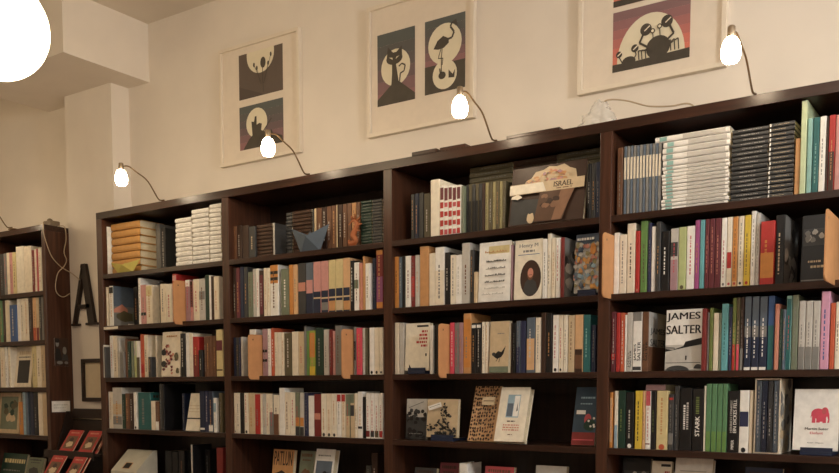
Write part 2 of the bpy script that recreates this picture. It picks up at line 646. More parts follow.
def a_bird(a, r):
    a.rect(0, 1, 0, 1, 'beige')
    a.rect(0, 1, 0.0, 0.12, 'grey green')
    a.poly([(0.18, 0.33), (0.45, 0.42), (0.62, 0.40), (0.85, 0.52), (0.74, 0.37), (0.62, 0.30), (0.40, 0.27), (0.3, 0.29)], 'black')
    a.ell(0.22, 0.36, 0.10, 0.035, 'dark grey')
    a.stroke([(0.45, 0.28), (0.35, 0.22)], 0.012, 'black')
    a.stroke([(0.55, 0.28), (0.5, 0.20)], 0.012, 'black')
    a.words(0.4, 0.75, 0.75, 0.02, 'grey', r)


def a_ornament(a, r):
    a.rect(0, 1, 0, 1, 'cream')
    for i in range(30):
        u = 0.12 + 0.5 * r.random()
        a.blob(u, 0.03 + 0.68 * r.random(), 0.09, 0.04, ('dark red', 'maroon', 'dark red', 'salmon')[i % 4], r, 9, 0.6)
    a.ell(0.12, 0.54, 0.13, 0.07, 'black')
    a.ell(0.14, 0.28, 0.13, 0.07, 'black')
    a.blob(0.80, 0.45, 0.14, 0.12, 'olive', r)
    a.blob(0.9, 0.12, 0.1, 0.08, 'olive', r)
    a.words(0.25, 0.8, 0.88, 0.035, 'tan', r)


def a_landscape(a, r):
    a.rect(0, 1, 0, 1, 'blue grey')
    a.rect(0, 1, 0, 0.5, 'grey')
    a.poly([(0, 0.42), (0.3, 0.56), (0.5, 0.44), (0.5, 0.36), (0, 0.34)], 'salmon')
    a.blob(0.45, 0.25, 0.4, 0.16, 'olive', r)
    a.blob(0.8, 0.25, 0.18, 0.2, 'grey green', r)
    a.rect(0.5, 0.9, 0.03, 0.08, 'white')


def a_darkphoto(a, r):
    a.rect(0, 1, 0, 1, 'black')
    a.rect(0.05, 0.95, 0.55, 0.80, 'dark grey')
    for i in range(7):
        a.blob(0.2 + 0.6 * r.random(), 0.60 + 0.16 * r.random(), 0.12, 0.05, ('grey', 'pale grey')[i % 2], r)
    a.words(0.25, 0.75, 0.30, 0.03, 'beige', r)
    a.words(0.35, 0.85, 0.22, 0.035, 'beige', r)
    a.rect(0.02, 0.98, 0.03, 0.05, 'grey')


def a_greyphoto(a, r):
    a.rect(0, 1, 0, 1, 'grey')
    for i in range(16):
        a.blob(r.random(), r.random(), 0.22, 0.12, ('pale grey', 'grey', 'dark grey')[i % 3], r)
    a.stroke([(0.35, 0.1), (0.5, 0.3), (0.8, 0.2), (0.6, 0.08)], 0.04, 'black')


def a_title(a, r):
    c = ('dark brown', 'dark grey', 'brown')[r.randrange(3)]
    a.words(0.12, 0.88, 0.86, 0.07, c, r)
    a.words(0.2, 0.8, 0.76, 0.035, c, r)
    a.blob(0.5, 0.4, 0.35, 0.22, c, r)


def a_patlun(a, r):
    a.rect(0, 1, 0, 1, 'tan')
    a.text('PATLUN', 0.06, 0.94, 0.62, 0.96, 'dark brown')
    a.blob(0.4, 0.3, 0.4, 0.25, 'black', r)
    a.blob(0.8, 0.3, 0.2, 0.2, 'dark brown', r)


def a_window(a, r):
    a.rect(0, 1, 0, 1, 'white')
    a.rect(0.08, 0.92, 0.1, 0.74, 'blue grey')
    for i in range(10):
        a.blob(0.2 + 0.6 * r.random(), 0.2 + 0.45 * r.random(), 0.16, 0.09, ('dark blue', 'black', 'pale grey')[i % 3], r)
    a.words(0.15, 0.8, 0.84, 0.03, 'grey', r)


def a_magazine(a, r):
    a.rect(0, 1, 0, 1, 'cream')
    a.rect(0.2, 0.85, 0.1, 0.66, 'black')
    a.words(0.2, 0.85, 0.72, 0.03, 'dark grey', r)
    a.words(0.2, 0.85, 0.80, 0.08, 'beige', r)


def a_framed(a, r):
    a.rect(0, 1, 0, 1, 'beige')
    a.rect(0.1, 0.9, 0.1, 0.9, 'grey green')
    for i in range(12):
        a.blob(0.3 + 0.5 * r.random(), 0.25 + 0.5 * r.random(), 0.12, 0.1, ('dark green', 'olive', 'beige')[i % 3], r)


def a_yellowtitle(a, r):
    a.rect(0, 1, 0, 1, 'dark green')
    a.words(0.1, 0.95, 0.62, 0.16, 'pale yellow', r)
    a.words(0.1, 0.8, 0.3, 0.05, 'grey', r)


def a_redcover(a, r):
    a.rect(0, 1, 0, 1, 'red')
    a.words(0.2, 0.8, 0.84, 0.06, 'salmon', r)
    a.rect(0.12, 0.88, 0.14, 0.72, 'brown')
    a.blob(0.5, 0.35, 0.3, 0.18, 'beige', r)
    a.blob(0.5, 0.55, 0.2, 0.12, 'dark brown', r)


# ------------------------------------------------------------------ books
def luma(c):
    r, g, b = PAL[c]
    return 0.3 * r + 0.59 * g + 0.11 * b


def book(w, h, d, c, o=None, rnd=None, art=None, back=None):
    """an upright book; spine faces -y at y=0, w thick along x, h high, d deep. Returns its root."""
    o = o or {}
    root = thing('book', (0, 0, 0))
    t = 0.0022 if w > 0.02 else 0.0012
    k = min(0.003, w * 0.28) if 'groove' not in o else w * 0.3
    b = MB()
    mt = pm(c)
    x = w / 2
    prof = [(-x, d), (-x, k), (-x + 0.3 * k, 0.3 * k), (-x + k, 0), (x - k, 0), (x - 0.3 * k, 0.3 * k), (x, k), (x, d),
            (x - t, d), (x - t, t + 0.0005), (-x + t, t + 0.0005), (-x + t, d)]
    b.prism(prof, 0, h, mt)
    s = Canvas(b, (-x + k * 0.5, 0, 0), (w - k, 0, 0), (0, 0, h), 0.0001)
    for z0, z1, bc in o.get('b', []):
        s.rect(0, 1, z0, z1, bc)
    if 'txt' in o:
        for (line, z0, z1, u0, u1, ic) in o['txt']:      # lettering running up the spine
            if not line:
                z = z0
                while z < z1:
                    l = rnd.uniform(0.012, 0.035)
                    s.rect(u0, u1, z, z + l, ic)
                    s.k = max(1, s.k - 1)
                    z += l + 0.012
                continue
            b.text(line, s.P(u1, z0), s.V * (z1 - z0), s.U * (u0 - u1), pm(ic))
    elif o.get('ink') != 'none' and rnd:
        ic = o.get('ink') or (('grey', 'brown', 'tan', 'rose')[rnd.randrange(4)] if luma(c) > 110 else ('grey', 'tan', 'pale grey')[rnd.randrange(3)])
        if o.get('ink') or rnd.random() < 0.8:
            z, z1 = rnd.uniform(0.12, 0.3), rnd.uniform(0.62, 0.92)
            u0 = rnd.uniform(0.3, 0.42)
            while z < z1:
                l = rnd.uniform(0.015, 0.06)
                s.rect(u0, u0 + 0.17, z, z + l, ic)
                s.k = max(1, s.k - 1)
                z += l + rnd.uniform(0.008, 0.03)
    if 'dot' in o:
        s.ell(0.5, 0.045, 0.28, min(0.28 * w / h, 0.05), o['dot'], n=10)
    if art:
        art(Canvas(b, (x, 0.0005, 0), (0, d - 0.001, 0), (0, 0, h)), rnd or random.Random(1))
    b.build('cover', root)
    p = MB()
    q = 0.003 if t > 0.002 else 0.0006
    p.box(-x + t, x - t, t + 0.0006, d - q, q, h - q, PAGES)
    p.build('pages', root)
    return root


ORD = ['first', 'second', 'third', 'fourth', 'fifth', 'sixth', 'seventh', 'eighth', 'ninth', 'tenth', 'eleventh', 'twelfth', 'thirteenth',
       'fourteenth', 'fifteenth', 'sixteenth', 'seventeenth', 'eighteenth', 'nineteenth', 'twentieth', 'twenty-first', 'twenty-second',
       'twenty-third', 'twenty-fourth', 'twenty-fifth', 'twenty-sixth', 'twenty-seventh', 'twenty-eighth', 'twenty-ninth', 'thirtieth',
       'thirty-first', 'thirty-second', 'thirty-third', 'thirty-fourth', 'thirty-fifth', 'thirty-sixth', 'thirty-seventh', 'thirty-eighth']
USED = {}
ENTRIES = []


def opts(s):
    o = {}
    for w in s.split():
        k, v = w.split('=')
        v = v.replace('_', ' ')
        if k in ('s', 'd', 'lean', 'th'):
            v = float(v)
        if k == 'b':
            v = [(float(a.split(':')[0]), float(a.split(':')[1]), a.split(':')[2]) for a in v.split(',')]
        o[k] = v
    return o


def shelf_row(text, z, xlo, xhi, front, where, group, depth_max, clear, texts=None):
    """one shelf: lines «x0 x1 top colour | options», pixels of the photograph, laid in the plane of the spines"""
    rnd = random.Random(where)
    last = xlo + 0.0005
    row = []
    for ln in text.strip().split('\n'):
        head, _, tail = ln.partition('|')
        tk = head.split()
        o = opts(tail)
        kind = 'B'
        if tk[0] in 'FCP' and len(tk[0]) == 1:
            kind = tk.pop(0)
        if 'tx' in o:
            o['txt'] = texts[o['tx']]
        s = front + o.get('s', 1.5 if kind == 'B' else (2.5 if kind == 'F' else 1.5)) / 100
        x0, x1, yt = (float(v) for v in tk[:3])
        if kind == 'P':
            n, c = int(tk[3]), tk[4].replace('_', ' ')
        elif kind != 'C':
            n, c = 1, tk[3].replace('_', ' ')
        yb = row_of((at((x0 + x1) / 2, yt, s).x, s, z))
        if kind == 'C':                                   # a card on edge, its front corner rounded
            X = at(x1, (yt + yb) / 2, front + 0.015).x - 0.004
            X = max(X, last + 0.003)
            H = min(at_x(x0 + 3, yt, X).z - z, clear)
            yf = at_x(x0, (yt + yb) / 2, X).y
            row.append(dict(kind=kind, X=X, H=H, yf=yf, o=o))
            last = X + 0.0025
            continue
        ym = yb if kind == 'F' else (yt + yb) / 2
        X0, X1 = at(x0, ym, s).x, at(x1, ym, s).x
        h = min(at((x0 + x1) / 2, yt, s).z - z, clear)
        if kind == 'F':
            X0 = max(X0, xlo + 0.002)
            row.append(dict(kind=kind, X0=X0, X1=X1, h=h, s=s, c=c, o=o))
            if o.get('block', 1) and 'free' not in o:
                last = max(last, X1 + 0.001)
            continue
        if 'free' not in o:
            X0 = max(X0 + 0.0003, last)
            X1 = min(X1 - 0.0003, xhi - 0.0005)
            if X1 - X0 < 0.004:
                X1 = X0 + 0.004
            if X1 > xhi:
                continue
            last = X1 + 0.0003
        row.append(dict(kind=kind, X0=X0, X1=X1, h=h, s=s, c=c, o=o, n=n))
    ENTRIES.append((row, z, front, where, group, depth_max, rnd))


def phrase(e):
    o = e['o']
    if 'ph' in o:
        return o['ph']
    w, h = e['X1'] - e['X0'], e['h']
    sz = []
    if h > 0.222:
        sz.append('tall')
    elif h < 0.16:
        sz.append('short')
    if w < 0.017:
        sz.append('slim')
    elif w > 0.04:
        sz.append('thick')
    c = e['c']
    if o.get('b'):
        return ' '.join(sz + [c, 'book banded', o['b'][0][2]])
    return ' '.join(sz + [c, 'book'])


def uniq(cands):
    for c in cands:
        n = len(c.split())
        if c not in USED and 4 <= n <= 16:
            USED[c] = 1
            return c
    i = 2
    while True:
        c = cands[-1] + ' ' + ORD[i]
        if c not in USED:
            USED[c] = 1
            return c
        i += 1


def view_area(e, z):
    """rough share of the photograph one book of an entry takes"""
    X, Y = (e['X0'] + e['X1']) / 2, e['s']
    d = (Vector((X, Y, z)) - CAM).length
    h = e['h'] / e.get('n', 1)
    y0, y1 = row_of((X, Y, z + e['h'])), row_of((X, Y, z))
    seen = max(0.0, min(473, y1) - max(0, y0)) / max(1e-6, y1 - y0)
    x0 = at(0, (y0 + y1) / 2, Y).x
    x1 = at(839, (y0 + y1) / 2, Y).x
    seen *= max(0.0, min(x1, e['X1']) - max(x0, e['X0'])) / (e['X1'] - e['X0'])
    return (e['X1'] - e['X0']) * h * seen / d ** 2 * (0.6 if e['s'] > 0.05 and e['kind'] != 'F' else 1)


SINGLES = 293
REST = []


def place_all():
    areas = []
    for row, z, *_ in ENTRIES:
        for e in row:
            if e['kind'] != 'C' and 'nm' not in e['o']:
                areas += [view_area(e, z)] * e.get('n', 1)
    areas.sort(reverse=True)
    cut = areas[SINGLES] if len(areas) > SINGLES else -1
    for row, z, front, where, group, depth_max, rnd in ENTRIES:
        spines = [e for e in row if e['kind'] == 'B']
        names = [phrase(e) for e in spines]
        for i, e in enumerate(row):
            o = e['o']
            rest = e['kind'] != 'C' and 'nm' not in o and view_area(e, z) <= cut
            if e['kind'] == 'C':
                b = MB()
                yb, H, yf = front + 0.19, e['H'], e['yf']
                rr = 0.018
                lo = -0.016
                pr = []
                for cy, cz, a0 in ((yf + rr, lo + rr, 180), (yf + rr, H - rr, 90)):
                    seg = [(cy + rr * math.cos(R(a0 + 90 * k / 6)), cz + rr * math.sin(R(a0 + 90 * k / 6))) for k in range(7)]
                    pr += seg if a0 == 180 else seg[::-1]
                # ccw outline: notch at the shelf edge, lower front corner, upper front corner
                low = pr[:7][::-1]
                up = pr[7:]
                prof = [(yb, 0.0005), (yb, H)] + up + pr[:7] + [(front - 0.0015, lo), (front - 0.0015, 0.0005)]
                up = [(yf + rr + rr * math.cos(R(90 + 90 * k / 6)), H - rr + rr * math.sin(R(90 + 90 * k / 6))) for k in range(7)]
                dn = [(yf + rr + rr * math.cos(R(180 + 90 * k / 6)), lo + rr + rr * math.sin(R(180 + 90 * k / 6))) for k in range(7)]
                prof = [(yb, 0.0005), (yb, H)] + up + dn + [(front - 0.0015, lo), (front - 0.0015, 0.0005)]
                b.prism(prof, -0.002, 0.002, mat('tan_card', (204, 150, 102), 0.6, 0.05, 25.0), 'x')
                hole = [(0.0023, yf + 0.028 + 0.004 * math.cos(R(45 * k)), H - 0.022 + 0.004 * math.sin(R(45 * k))) for k in range(8)]
                b.face(hole, pm('brown'))
                c = b.build('shelf_divider_card')
                c.location = (e['X'], 0, z)
                tag(c, o['ph'], 'shelf divider', 'tan divider cards')
                continue
            w, h, c = e['X1'] - e['X0'], e['h'], e['c']
            if e['kind'] == 'F':
                th = o.get('th', 2.0) / 100
                lean = R(o.get('lean', 8))
                h = (h - (0.012 if 'stand' in o else 0)) / math.cos(lean)
                if 'h' in o:
                    h = float(o['h'])
                r = book(th, h, w, c, o, rnd, globals()['a_' + o.get('art', 'title').replace(' ', '')])
                r.rotation_euler = (Matrix.Rotation(-lean, 3, 'X') @ Matrix.Rotation(R(-90), 3, 'Z')).to_euler()
                r.location = (e['X0'], e['s'] + th / 2 * math.cos(lean), z + th / 2 * math.sin(lean) + 0.0008)
                if 'stand' in o:
                    r.location.z += 0.012
                    st = MB()
                    x0, x1 = e['X0'] + w * 0.2, e['X1'] - w * 0.08
                    y0 = e['s']
                    st.box(x0, x1, y0 - 0.012, y0 + 0.09, z + 0.0004, z + 0.011, pm('dark blue'))
                    st.box(x0, x1, y0 - 0.012, y0 - 0.008, z + 0.011, z + 0.024, pm('dark blue'))
                    so = st.build('book_stand', bevel=0.001)
                    tag(so, 'low dark stand under the ' + o['stand'], 'book stand', 'book stands')
                if rest:
                    REST.append(r)
                else:
                    tag(r, uniq([o['ph'] + ', ' + where, o['ph'] + ', ' + where + ' again']), 'book', group)
                continue
            d = o.get('d', 0) / 100 or min(depth_max, max(0.105, h * 0.62) * (0.94 + 0.12 * rnd.random()))
            d = min(d, depth_max - (e['s'] - front))
            if e['kind'] == 'P':
                n = e['n']
                wt = [1.0] * n
                if 'tops' in o:
                    wt = [1.0] * (n - int(o['tops'])) + [1.7] * int(o['tops'])
                zz = z + 0.0003
                for j in range(n):
                    th = h * wt[j] / sum(wt)
                    q = th - (0.0012 if 'groove' in o else 0.0004)
                    L = w * (1 - 0.03 * rnd.random())
                    sh = rnd.uniform(0, w - L)
                    if 'tops' in o and j == n - 1:
                        L, sh = w + 0.02, -0.024
                    r = book(q, L, d, c, o, rnd)
                    r.rotation_euler = (0, R(90), 0)
                    r.location = (e['X0'] + sh, e['s'] + rnd.uniform(0, 0.004), zz + q / 2)
                    zz += th
                    k = n - 1 - j
                    pos = 'topmost' if k == 0 else ('lowest' if j == 0 else ORD[k] + ' from the top')
                    if rest:
                        REST.append(r)
                        continue
                    if 'nm' in o:
                        r.name = o['nm']
                    tag(r, uniq([f"{o['ph']}, {pos} of its pile, {where}", f"{o['ph']}, {pos}, {where}"]), o.get('nm', 'book'), o.get('gr', group))
                continue
            r = book(w, h, d, c, o, rnd, globals()['a_' + o['art'].replace(' ', '')] if 'art' in o else None)
            r.location = ((e['X0'] + e['X1']) / 2, e['s'], z + 0.0003)
            if 'lean' in o:
                a = R(o['lean'])
                r.rotation_euler = (0, a, 0)
                r.location.z += w / 2 * abs(math.sin(a))
                r.location.x += -h / 2 * math.sin(a)
            if rest:
                REST.append(r)
                continue
            if 'nm' in o:
                r.name = o['nm']
            j = spines.index(e)
            nm = names[j]
            same_c = [k for k, s in enumerate(spines) if s['c'] == c and 'ph' not in s['o']]
            cands = []
            if 'ph' in o and names.count(nm) == 1:
                cands.append(f'{nm}, {where}')
            elif len(same_c) == 1:
                cands.append(f'{nm}, {where}')
            if not cands:
                L = spines[j - 1]['c'] if j else None
                Rr = spines[j + 1]['c'] if j + 1 < len(spines) else None
                trip = [(s['c'], spines[k - 1]['c'] if k else None, spines[k + 1]['c'] if k + 1 < len(spines) else None) for k, s in enumerate(spines)]
                if trip.count((c, L, Rr)) == 1:
                    if L and Rr and L != c and Rr != c:
                        cands.append(f'{nm} between {L} and {Rr} ones, {where}')
                    elif L and L != c:
                        cands.append(f'{nm} just right of a {L} one, {where}' if [q[:2] for q in trip].count((c, L)) == 1 else f'{nm}, {ORD[j]} spine from left, {where}')
                    elif Rr and Rr != c and [(q[0], q[2]) for q in trip].count((c, Rr)) == 1:
                        cands.append(f'{nm} just left of a {Rr} one, {where}')
            cands.append(f'{nm}, {ORD[j]} spine from left, {where}')
            cands.append(f'{c} book, {ORD[j]} spine from left, {where}')
            tag(r, uniq(cands), o.get('nm', 'book'), o.get('gr', group))


def merge_rest():
    """the smallest books of the view, past the first three hundred, in one object"""
    b = MB()
    for r in REST:
        M = r.matrix_basis
        for ch in list(r.children):
            me = ch.data
            base = len(b.v)
            b.v += [tuple(M @ v.co) for v in me.vertices]
            for p in me.polygons:
                b.f.append(tuple(base + k for k in p.vertices))
                b.mi.append(b.m(me.materials[p.material_index]))
                b.sm.append(p.use_smooth)
            D.objects.remove(ch)
            D.meshes.remove(me)
        D.objects.remove(r)
    o = b.build('books')
    tag(o, 'all the remaining slim, distant and piled books filling the shelves of both bookcases', 'books')
    o['kind'] = 'stuff'


def a_band(a, r):
    a.rect(0, 1, 0, 1, 'ivory')
    a.rect(0, 1, 0.31, 0.345, 'black')
    for v in (0.5, 0.58, 0.66):
        a.rect(0.05, 0.95, v, v + 0.012, 'beige')


def a_plain(a, r):
    a.rect(0.15, 0.85, 0.80, 0.815, 'pale grey')

def bay(k, n, text, texts=None):
    rn = ('top', 'second', 'third', 'fourth', 'lowest')[n]
    bn = ('left bay', 'second bay', 'third bay', 'right bay')[k]
    shelf_row(text, SH[n], k * BAY + TD, (k + 1) * BAY if k < 3 else 3.59, 0.0, f'{rn} shelf, {bn}', f'books on the {rn} shelf of the {bn}', 0.235, (TOPZ - 0.034 if n == 0 else SH[n - 1] - 0.022) - SH[n] - 0.004, texts)


# ---- left bay
bay(0, 0, '''
103.6 106.6 227 white | ink=brown s=3
P 111 140 221.5 7 amber | s=4.5 d=15 ink=none groove=1 ph=orange_spined_book gr=orange_pile
156 160 224 grey | s=13 ink=none
161 165.5 228 dark_grey | s=13
P 175.2 191.3 217.3 10 white | s=1.5 d=16 ph=white_paperback_in_first_white_pile gr=white_piles ink=pale_grey groove=1
P 191.8 208.8 208.3 12 white | s=1.5 d=16 ph=white_paperback_in_middle_white_pile gr=white_piles ink=pale_grey groove=1
P 209.3 221 203.2 13 white | s=1.5 d=16 ph=white_paperback_in_third_white_pile gr=white_piles ink=pale_grey groove=1
''')
bay(0, 1, '''
103.5 107.6 287.3 cream | ink=none
109.2 113.5 286 white | b=.82:.97:black art=landscape d=17 ph=white_spined_book_with_roofs_picture_cover
133.5 138 287 black | s=10
138.3 140.6 278 white | ink=black
140.6 146 285 pink | b=.22:.30:black
146 152.2 285 cream | b=.72:.97:pale_yellow
152.6 156 282.5 dark_grey | s=6
156.3 160 282.5 dark_brown | s=7
160.2 166 284 cream |
166.2 172.2 284 ivory |
172.6 176.6 274 red | b=.86:.97:pink
C 173.4 185.2 280.3 | ph=tan_divider_card_under_a_red_book_top,_second_shelf,_left_bay
185.4 190 280 mauve | b=.84:1:white
190.2 193 281.5 pink | b=.35:1:dark_brown
193.2 199 279.2 cream | ink=rose
199 205 278.7 pale_grey | b=.5:.7:grey
205.2 209 275 dark_green | ink=none
209 211 275.4 white | ink=none
211 213.6 276.2 dark_brown | ink=none
213.8 219 276.4 cream |
''')
bay(0, 2, '''
98.6 100.6 346 grey | s=-1.2 ink=none ph=slim_grey_booklet_jutting_out_at_the_end gr=grey_booklets
101 103.2 345 pale_grey | s=-1.2 ink=none ph=slim_pale_grey_booklet_jutting_out_at_the_end gr=grey_booklets
103.6 105.6 347 dark_grey | s=-1.2 ink=none ph=slim_dark_grey_booklet_jutting_out_at_the_end gr=grey_booklets
108.8 113 335.8 white |
113.2 117.2 335.8 cream |
117.4 119.6 338 pale_grey |
119.8 123.8 352 grey | s=.5
124 127.2 338.5 brown | ink=none
127.4 130 341.3 dark_green |
131 133.4 341.3 grey_green |
134 136.2 341 pale_green | b=.6:1:pale_grey
136.4 139.8 341 white | b=0:.55:olive
140.6 144 334.3 orange_red | b=.1:.3:red
144.2 148 335 cream |
148.2 151.4 357 dark_grey | s=.3
151.6 154.4 335.5 ivory | s=3
154.6 157 336 cream | s=3
F 161.3 180 332 cream | art=ornament d=13 th=2.4 lean=4 s=1 ph=cream_cover_with_red_and_black_ornament,_facing_out
180.4 185 333.5 black | s=1
185.6 189 332.7 white |
189.2 192.8 333 ivory |
193 198.4 336.8 red | b=0:.55:dark_red
198.6 202.4 350 black | s=.3
202.8 206.2 336.4 brown | ph=brown_volume_first_of_four_alike gr=brown_volumes
206.3 209.6 336.2 brown | ph=brown_volume_second_of_four_alike gr=brown_volumes
209.7 213 336 brown | ph=brown_volume_third_of_four_alike gr=brown_volumes
213.1 216 335.8 brown | ph=brown_volume_last_of_four_alike gr=brown_volumes
216.2 222.6 329.6 pale_yellow | b=.55:.77:maroon,.12:.15:dark_brown s=.5 ink=none
''')
bay(0, 3, '''
105.7 109 391.8 white |
109.2 112.6 391.8 cream |
112.8 121.8 387.7 pale_grey | b=.35:.6:beige,.1:.3:grey
122 125.2 394 dark_green |
125.4 129.4 393.4 brown |
129.6 133 394 dark_brown |
133.6 136.8 392.3 white | ink=none dot=black
138.2 150.6 392.6 teal | art=title d=14 ph=thick_teal_book
151 155.2 401 cream | ink=none
155.4 159 401.5 brown | b=0:.3:white
159.4 162 384 dark_grey | d=19
162.2 164 384.4 black | d=20 ink=none ph=very_tall_black_volume_with_its_cover_showing
182 185 393.5 dark_blue | s=6
F 185.6 199.3 394 ivory | art=band th=1.2 lean=12 s=2 ph=cream_booklet_with_black_band_leaning_back
199.6 204.8 391 dark_blue | b=.05:.1:white
205 208.2 391.4 navy |
208.4 213 391.4 blue_grey | b=.2:1:dark_blue,.02:.17:white ph=navy_book_with_white_label_at_its_foot
213.4 216.4 398 white | b=.6:.85:pale_blue
216.8 218.8 394 black | s=3
219.2 222.4 393 olive |
''')
bay(0, 4, '''
165 172 451 black | ink=none s=10 d=14
172.4 178 452 black | ink=none s=10 d=14
178.6 184.5 451 black | ink=brown s=8 d=14
185 190 452 black | ink=none s=10 d=13
191 193 444.8 black | b=0:1:pale_grey ink=none s=2 ph=black_volume_with_a_pale_spine
205 210 450 black | s=8 d=14
216.6 223 448 dark_red | ink=none s=2
''')
# ---- second bay
bay(1, 0, '''
230.6 236.6 226.5 brown | s=3
236.8 242 225.5 dark_brown | s=3
242.2 248.6 225.5 dark_brown | s=3
248.8 255 226.5 dark_grey | ink=beige s=3
P 255.4 272.6 224 9 dark_brown | s=4 d=15 ink=brown ph=dark_book_in_low_pile_of_dark_books gr=dark_piles
273 275 223 dark_grey | s=2 ink=none b=0:1:pale_grey d=10
P 275.6 292 213 12 dark_grey | s=9 d=13 ink=grey ph=grey_book_in_pile_behind_paper_boat gr=dark_piles
P 292.4 311.6 210 12 dark_brown | s=9 d=13 ink=brown ph=brown_book_in_pile_behind_paper_boat gr=dark_piles
312 314 209.5 dark_grey | s=6 ink=none
314.2 316.8 208.5 brown | s=6 ink=none b=0:1:beige
317 321.8 208 brown | s=6
322 326.6 207.2 dark_brown | s=6
326.8 331.4 206.4 brown | s=6
331.6 336 205.6 brown | s=6
336.2 337.8 205 dark_brown | s=6 ink=none b=0:1:beige
338 342.4 204.8 dark_brown | s=6
342.6 347 204 brown | s=6
347.2 351.6 203.4 brown | s=6
351.8 356 202.8 tan | s=6
356.2 360 202.2 brown | s=6
P 360.6 371.5 200.3 15 dark_green | s=5 d=14 ink=grey ph=dark_green_book_in_pile_by_upright gr=dark_piles
P 372 381.6 199 15 dark_grey | s=5 d=14 ink=olive ph=grey_book_in_pile_by_upright gr=dark_piles
''')
PANO = 'gr=panorama_volumes ink=none d=14'
bay(1, 1, f'''
233 235.8 268 dark_brown |
236 239.6 268 maroon |
240 243.6 267 dark_blue |
243.8 247.4 267 dark_grey |
248 252.6 272 grey_green |
252.8 255.8 268.9 pale_grey |
256 259 268.6 white |
259.2 263.4 270.4 dark_brown | b=.05:.9:maroon
263.6 267 268.2 cream |
267.2 270 268 ivory |
270.2 278.4 265 white | b=.64:1:orange,.70:.76:black,.82:.88:black
281 288.8 268.8 grey_green | ink=white
289 293 264.8 orange |
293.2 297.6 264.6 peach |
298 305.8 263.2 dark_grey | {PANO} b=.45:.62:salmon ph=first_panorama_spine_with_dark_top
306 313 262.7 blue_grey | {PANO} b=.4:.66:pink,0:.4:dark_blue ph=second_panorama_spine,_pink_cloud
313.2 320.8 261.8 pink | {PANO} b=0:.42:dark_blue,.28:.31:beige ph=third_panorama_spine,_pink_sky
321 328.3 261 pink | {PANO} b=0:.43:dark_blue,.27:.30:beige,.05:.2:grey ph=fourth_panorama_spine,_pink_sky
328.5 335.5 260 pale_yellow | {PANO} b=0:.45:dark_blue,.27:.30:beige,.03:.22:tan ph=fifth_panorama_spine,_yellow_sky
335.7 342.8 259 pale_yellow | {PANO} b=0:.45:dark_blue,.27:.30:beige,.03:.22:beige ph=sixth_panorama_spine,_yellow_sky
343 350 258 peach | {PANO} b=0:.45:dark_blue,.27:.30:beige,.03:.2:tan ph=last_panorama_spine,_pale_orange_sky
350.2 353.8 260.7 black | ink=white
354 358.8 262.5 white | b=.46:.64:grey_green
359 362.4 262.8 salmon |
362.6 365 256.3 tan | ink=none
365.2 370 263.4 white |
370.3 375.8 258.5 dark_blue | s=3
376.2 383 250 dark_red | b=.02:.12:orange,.12:.55:purple,.92:1:orange
''')
bay(1, 2, '''
233.5 236 337.6 dark_blue |
236.2 238.4 337.6 dark_grey |
238.6 240.4 337.6 navy |
240.8 243 337 pale_grey | ink=none
249.6 256 329.4 white | ink=none s=3
C 248.2 262 334.4 | ph=tan_divider_card_with_a_white_book_behind,_third_shelf,_second_bay
262.4 267.4 329 mauve | b=.3:.36:black,.5:.56:black
267.6 270.8 328.8 white |
271 274.2 328.2 orange_red | ink=white
274.4 277.6 332.3 cream |
277.8 281 332.3 ivory |
281.2 284 332.3 cream |
284.3 291.4 333 olive |
291.8 298 331.7 cream |
298.2 303.8 331.7 beige |
304 306.2 326.5 grey |
306.4 309 331 green |
309.2 315.2 330.6 lime | b=.4:.95:orange,.0:.2:yellow
315.5 323.3 328.2 dark_green |
323.6 328.8 329.6 pale_grey |
329 332.4 329.6 dark_red |
332.6 335 331 pink |
335.2 341.2 325.6 grey |
C 341.6 353 329 | ph=tan_divider_card_beside_a_grey_book,_third_shelf,_second_bay
353.4 356 327 grey | b=.3:.7:black
356.2 362 328 hot_pink |
362.3 364.8 328.3 pale_grey |
365 367.2 328.5 olive |
369.2 374 327.7 white | dot=black ink=none
374.2 378.8 327.6 cream | dot=black ink=none
379 383 327.5 ivory | dot=black ink=none
''')
bay(1, 3, '''
231.8 236 393 cream | dot=black
236.2 239.8 393 ivory | ink=grey
240 243.8 393 black | ink=none
244.2 248.2 393 ivory | dot=black
248.4 254.8 393 beige |
255 260 394.4 red |
260.2 262.2 394 cream | ink=none
262.4 265.8 393.8 pale_grey |
266 269 393.8 cream |
269.2 273.2 394 grey | b=.55:1:cream
273.4 279 395 ivory | b=0:.52:brown
279.3 284.6 388 white | ink=none
284.8 290 392.4 cream | ink=brown
290.2 295 392.4 ivory |
295.2 299.6 392.4 grey_green | b=.22:.42:orange,0:.2:dark_grey
299.8 304 392.6 pale_grey | b=.22:.42:orange,0:.2:dark_grey
304.2 308 393 navy |
308.4 313.9 395.8 white |
314.1 320.8 394.4 dark_red | b=.4:.55:salmon
321 326.2 393.7 ivory | dot=dark_grey
326.4 331.4 393.7 cream | dot=dark_grey
331.6 336.5 393.7 ivory | dot=dark_grey
336.8 341 393.7 white | b=.82:.98:red
341.2 345.4 393.7 cream | b=.82:.98:red
345.6 350 394.4 grey_green | b=0:.5:beige
350.2 354.4 394.4 beige | b=.5:.75:dark_grey,.8:1:grey_green
354.6 357.4 393.2 ivory |
357.6 362.4 391.7 white | b=.2:.25:black
362.6 365.4 397 black | ink=none
365.8 370 393.3 white | ink=rose b=.03:.17:dark_red gr=white_volumes_with_red_foot ph=white_volume_with_red_foot,_first_of_four
370.2 374.3 393.3 white | ink=rose b=.03:.17:dark_grey gr=white_volumes_with_red_foot ph=white_volume_with_grey_foot,_second_of_four
374.5 378.6 393.3 white | ink=rose b=.03:.17:olive gr=white_volumes_with_red_foot ph=white_volume_with_olive_foot,_third_of_four
378.8 382.8 393.3 white | ink=rose b=.03:.17:red gr=white_volumes_with_red_foot ph=white_volume_with_bright_red_foot,_last_of_four
''')
